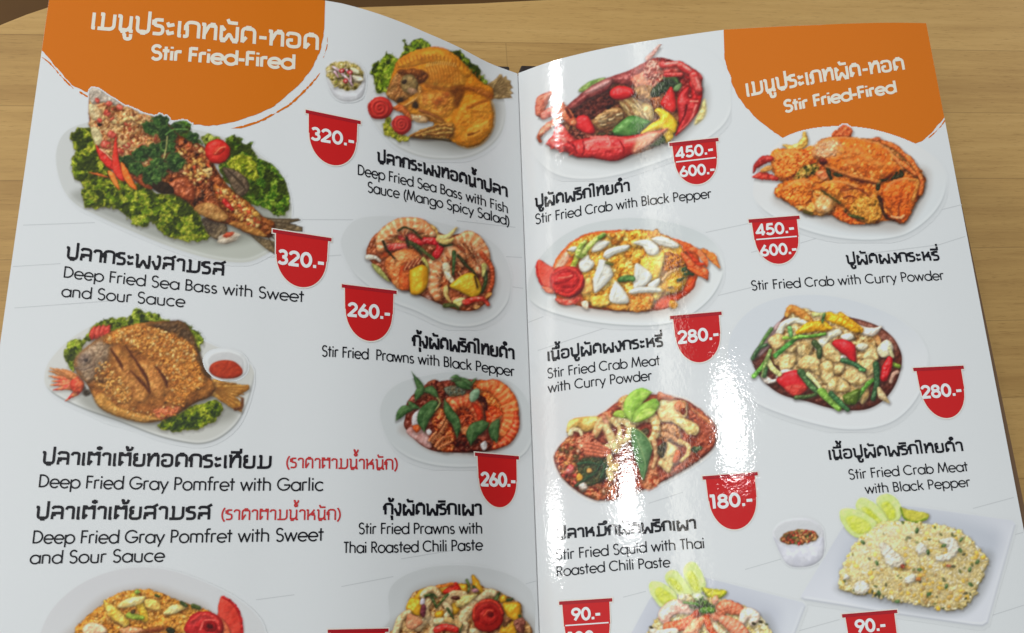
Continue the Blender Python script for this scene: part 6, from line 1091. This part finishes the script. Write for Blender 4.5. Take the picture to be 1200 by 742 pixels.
# ------------------------------------------------------------------ names and captions
for side, t, base, h, wt in (
        ('L', 'ปลากระพงสามรส', [(77.6, 303.5), (264, 323.4)], 14, .098), ('L', 'ปลากระพงทอดน้ำปลา', [(442.5, 190.4), (518, 208), (595, 231.5)], (11.6, 11), .11),
        ('L', 'กุ้งผัดพริกไทยดำ', [(484, 405.4), (547, 413), (603, 421.5)], 12, .108), ('L', 'ปลาเต๋าเต้ยทอดกระเทียม', [(49.5, 544), (182, 546.8), (318.8, 549)], 14.6, .098),
        ('L', 'ปลาเต๋าเต้ยสามรส', [(42, 608.4), (247.8, 608.8)], 14.8, .098), ('L', 'กุ้งผัดพริกเผา', [(450, 603), (564.7, 603.3)], 12.4, .104),
        ('R', 'ปูผัดพริกไทยดำ', [(628, 243.5), (680, 233.5), (738.5, 224)], 10.6, .108), ('R', 'ปูผัดผงกระหรี่', [(993, 310), (1101.6, 305)], 10.4, .104),
        ('R', 'เนื้อปูผัดผงกระหรี่', [(641.8, 423), (708.7, 413), (777.6, 406)], 10.6, .106), ('R', 'เนื้อปูผัดพริกไทยดำ', [(971.6, 538.6), (1038, 534.3), (1129.3, 528.6)], 10.9, .104),
        ('R', 'ปลาหมึกผัดพริกเผา', [(653, 632), (717.5, 627), (816.3, 619.6)], 11, .112)):
    text_line('dish_name', side, t, base, h, wt + .012, MAT_BLK, 2.0, menu)
for t, base, h in (('(ราคาตามน้ำหนัก)', [(334.5, 548.4), (467, 550.6)], 11.8), ('(ราคาตามน้ำหนัก)', [(258.3, 609.4), (400.3, 609.4)], 12)):
    o = text_line('price_note', 'L', t, base, h, .084, MAT_REDT, 2.0, menu); o['label'] = 'red note in brackets'
for side, t, base, h in (
        ('L', 'Deep Fried Sea Bass with Sweet', [(74, 325.2), (222, 341), (356, 354.2)], 13.2), ('L', 'and Sour Sauce', [(71.5, 347.5), (216.4, 360)], 13.2),
        ('L', 'Deep Fried Sea Bass with Fish', [(419, 205), (524.5, 229.4), (595.5, 250.4)], (12.3, 11.4)), ('L', 'Sauce (Mango Spicy Salad)', [(430.6, 225.2), (531, 247), (597.5, 265)], (12.2, 11.2)),
        ('L', 'Stir Fried  Prawns with Black Pepper', [(377, 417.6), (490, 426.6), (603, 441.3)], (12.6, 12)), ('L', 'Deep Fried Gray Pomfret with Garlic', [(44.8, 571), (215, 574.4), (379, 575)], 15),
        ('L', 'Deep Fried Gray Pomfret with Sweet', [(37.5, 636.9), (210.5, 636), (379, 633.6)], 15.2), ('L', 'and Sour Sauce', [(34.4, 660.8), (192.4, 658)], 15),
        ('L', 'Stir Fried Prawns with', [(420, 625.8), (565.4, 625.4)], 12.8), ('L', 'Thai Roasted Chili Paste', [(402.5, 648), (484, 647), (565.4, 644.6)], 13),
        ('R', 'Stir Fried Crab with Black Pepper', [(627.6, 263), (744.6, 242.7), (834, 232)], (11.6, 10.8)), ('R', 'Stir Fried Crab with Curry Powder', [(880.8, 340.4), (977, 334.6), (1106.6, 328)], 11.2),
        ('R', 'Stir Fried Crab Meat', [(641.8, 443.6), (701.5, 435.3), (773.6, 427.8)], 11.4), ('R', 'with Curry Powder', [(642.5, 460.4), (715.5, 450.5), (764.4, 445.5)], 11.4),
        ('R', 'Stir Fried Crab Meat', [(995, 562), (1062, 556.9), (1134.8, 552.2)], 11.6), ('R', 'with Black Pepper', [(1014.3, 578.6), (1068, 575), (1137.6, 570)], 11.4),
        ('R', 'Stir Fried Squid with Thai', [(651.6, 656.6), (737, 648.8), (826, 642.3)], 12.3), ('R', 'Roasted Chili Paste', [(652.4, 675.8), (715, 669.6), (785.6, 664.4)], 12)):
    text_line('caption', side, t, base, h, .063, MAT_BLK, 2.0, menu, track=.045)
# ------------------------------------------------------------------ price badges
def badge(side, TL, TR, bottom, prices, label, line=None, bar=4.0, inset=.056):
    TL, TR = np.array(TL), np.array(TR); wd = np.hypot(*(TR - TL)); ux = (TR - TL) / wd; dn = (TL + TR) / 2 - VP; dn /= np.hypot(*dn); Hh = bottom; cell = .45
    X, Y = np.meshgrid(np.arange(-3, wd + 3, cell), np.arange(-3, Hh + 3, cell)); i = inset * wd; ry = min(.62 * wd, Hh * .55)
    rx = wd / 2 - i; cx = wd / 2
    tap = np.clip(Y / Hh, 0, 1) * .02 * wd                                                         # sides close in a little
    body = np.minimum(rx - tap - np.abs(X - cx), Y - bar * .6); low = Y - (Hh - ry)
    el = (1 - np.sqrt(((X - cx) / (rx - .02 * wd)) ** 2 + (np.maximum(low, 0) / ry) ** 2)) * min(rx, ry); k = 2.4
    body = np.where(low > 0, np.minimum(body, el), body); barf = np.minimum(np.minimum(X, wd - X), np.minimum(Y, bar - Y))
    warp = lambda P: TL + P[:, :1] * ux + P[:, 1:] * dn
    o = print_shape('price_badge', side, body, -3, -3, cell, MAT_RED, 3.4, menu, warp); o['label'] = label
    print_shape('badge_rim', side, np.maximum(body, barf) + 1.3, -3, -3, cell, MAT_PINK, 2.7, o, warp); print_shape('badge_bar', side, barf, -3, -3, cell, MAT_DRED, 4.1, o, warp)
    for t, b0, h in prices: text_line('price', side, t, b0, h, .112, MAT_W, 4.8, o, .03)
    if line: pen('divider', side, [line], .75, MAT_W, 4.8, o, .3)
badge('L', (358.2, 129), (422.5, 142.2), 58, [('320.-', [(363.9, 164), (389, 168), (415.3, 172.6)], 14.6)], 'red price badge reading 320 beside the fried sea bass with mango salad')
badge('L', (319.6, 268.9), (388.4, 279.4), 62.5, [('320.-', [(325, 309.2), (352, 312.4), (380, 315.6)], 16.4)], 'red price badge reading 320 over the tail of the sea bass in sauce')
badge('L', (400.4, 333.3), (464.5, 341.1), 62.5, [('260.-', [(407.4, 370.4), (432, 372.6), (457.2, 374.8)], 15.4)], 'red price badge reading 260 beside the black pepper prawns')
badge('L', (556, 530.4), (607.6, 534.8), 62, [('260.-', [(563.3, 569.2), (604.2, 570.8)], 15.6)], 'red price badge reading 260 below the roasted chili prawns')
badge('R', (784.2, 167.9), (841.7, 161.9), 51.5, [('450.-', [(792.4, 186.4), (836.4, 180.4)], 12.4), ('600.-', [(797, 207.8), (838.3, 203.8)], 12.2)], 'red price badge reading 450 and 600 beside the black pepper crab', ((792.2, 190.4), (838.7, 185.2)))
badge('R', (877, 257.6), (936.5, 253), 54.5, [('450.-', [(886.3, 276.8), (931.4, 272.8)], 12.8), ('600.-', [(891.4, 300.6), (934.4, 297.4)], 12.8)], 'red price badge reading 450 and 600 beside the curry crab', ((886, 281.2), (933.7, 277.4)))
badge('R', (785, 370.6), (845.4, 365.4), 57, [('280.-', [(795, 403), (843, 397.6)], 14.4)], 'red price badge reading 280 below the curry crab meat')
badge('R', (1069.6, 431.4), (1128.6, 428.7), 61, [('280.-', [(1080.4, 467), (1127.6, 463.2)], 14.4)], 'red price badge reading 280 beside the black pepper crab meat')
badge('R', (823, 558.4), (887.6, 553.3), 65, [('180.-', [(832.4, 596.4), (882.8, 592)], 15.6)], 'red price badge reading 180 below the squid')
badge('R', (655.5, 705), (717.5, 701), 66, [('90.-', [(670.6, 727.6), (704.5, 725)], 14.2), ('100.-', [(666, 755.5), (709, 752)], 14)], 'red price badge reading 90 at the lower edge near the fold', ((662.9, 733.2), (713.5, 729.6)))
badge('R', (986.3, 720), (1050.8, 714.5), 62, [('90.-', [(1003, 741.8), (1038.5, 738.4)], 14.8)], 'red price badge reading 90 below the square plate of fried rice')
badge('L', (384, 738), (455, 736.5), 60, [('260.-', [(392, 776), (447, 777)], 15)], 'red price badge cut off by the lower edge of the photo')
# ------------------------------------------------------------------ food pictures
def picture(C, side, name, layer, parent, label, thr=.03, gain=1.0, fade=None):
    X, Y, rgb, a = C.out(); keep = a > thr
    if fade is not None: a = a * fade(X, Y); keep = a > thr
    Xw = page_pt(side, np.c_[X.ravel(), Y.ravel()]); sg = 1 if side == 'R' else -1
    onp = ((np.abs(edge_x(side, Xw[:, 1])) - .0004 > sg * Xw[:, 0]) & (sg * Xw[:, 0] > .0002) & (Xw[:, 1] < top_y(side, Xw[:, 0]) - .0004)).reshape(X.shape)
    q = keep[:-1, :-1] | keep[1:, :-1] | keep[:-1, 1:] | keep[1:, 1:]; q &= onp[:-1, :-1] & onp[1:, :-1] & onp[:-1, 1:] & onp[1:, 1:]
    jj, ii = np.nonzero(q); Wd = X.shape[1]; f = np.c_[(jj + 1) * Wd + ii, (jj + 1) * Wd + ii + 1, jj * Wd + ii + 1, jj * Wd + ii]
    us, inv = np.unique(f, return_inverse=True); f = inv.reshape(f.shape)
    c = np.clip(rgb.reshape(-1, 3)[us] * gain, 0, 1.1); al = a.reshape(-1)[us][:, None]; c = ink(c) * al + .80 * (1 - al)
    o = mesh_obj(name, lift(side, Xw[us], layer), f, satin(MAT_PIC) if side == 'L' else MAT_PIC, parent, cols=c); o['label'] = label; return o
PICS = {}
for _q, (fn, side, nm, ly, par, lab) in enumerate((
        (dish_bass_sauce, 'L', 'dish_picture', 1.7, None, 'picture of a whole fried sea bass on lettuce with coriander and a cherry tomato'), (dish_bass_fishsauce, 'L', 'dish_picture', 1.7, None, 'picture of a golden butterflied fish with two tomato roses'),
        (dish_prawn_pepper, 'L', 'dish_picture', 1.7, None, 'picture of prawns with yellow and red peppers'), (dish_pomfret, 'L', 'dish_picture', 1.7, None, 'picture of a fried pomfret covered in garlic crumbs'),
        (dish_prawn_chili, 'L', 'dish_picture', 1.7, None, 'picture of dark red prawns under basil leaves'), (dish_crab_pepper, 'R', 'dish_picture', 1.7, None, 'picture of a red crab with peppers on a white plate'),
        (dish_crab_curry, 'R', 'dish_picture', 1.7, None, 'picture of an orange crab in curry sauce under the banner'), (dish_crabmeat_curry, 'R', 'dish_picture', 1.7, None, 'picture of white crab meat in yellow curry with a tomato rose'),
        (dish_crabmeat_pepper, 'R', 'dish_picture', 1.7, None, 'picture of crab meat with spring onions and red pepper'), (dish_squid, 'R', 'dish_picture', 1.7, None, 'picture of squid in red sauce with basil leaves'),
        (dish_fried_rice_crab, 'R', 'dish_picture', 1.7, None, 'picture of crab fried rice on a square plate'), (dish_fried_rice_shrimp, 'R', 'dish_picture', 1.7, None, 'picture of fried rice topped with shrimps'),
        (dish_crab_omelette, 'L', 'dish_picture', 1.7, None, 'picture of yellow curry with a tomato wedge, cut off by the lower edge'), (dish_squid_vegetables, 'L', 'dish_picture', 1.7, None, 'picture of squid with vegetables and a tomato rose, cut off by the lower edge'),
        (bowl_mango_salad, 'L', 'sauce_bowl', 2.2, dish_bass_fishsauce, 'white bowl of mango salad'), (bowl_red_sauce, 'L', 'sauce_bowl', 2.2, dish_pomfret, 'white bowl of red sauce'), (bowl_chili_dip, 'R', 'sauce_bowl', 2.2, dish_fried_rice_crab, 'white bowl of chili dip'))):
    PICS[fn] = picture(fn(), side, nm, ly - .3 + .04 * _q, PICS[par] if par else menu, lab)
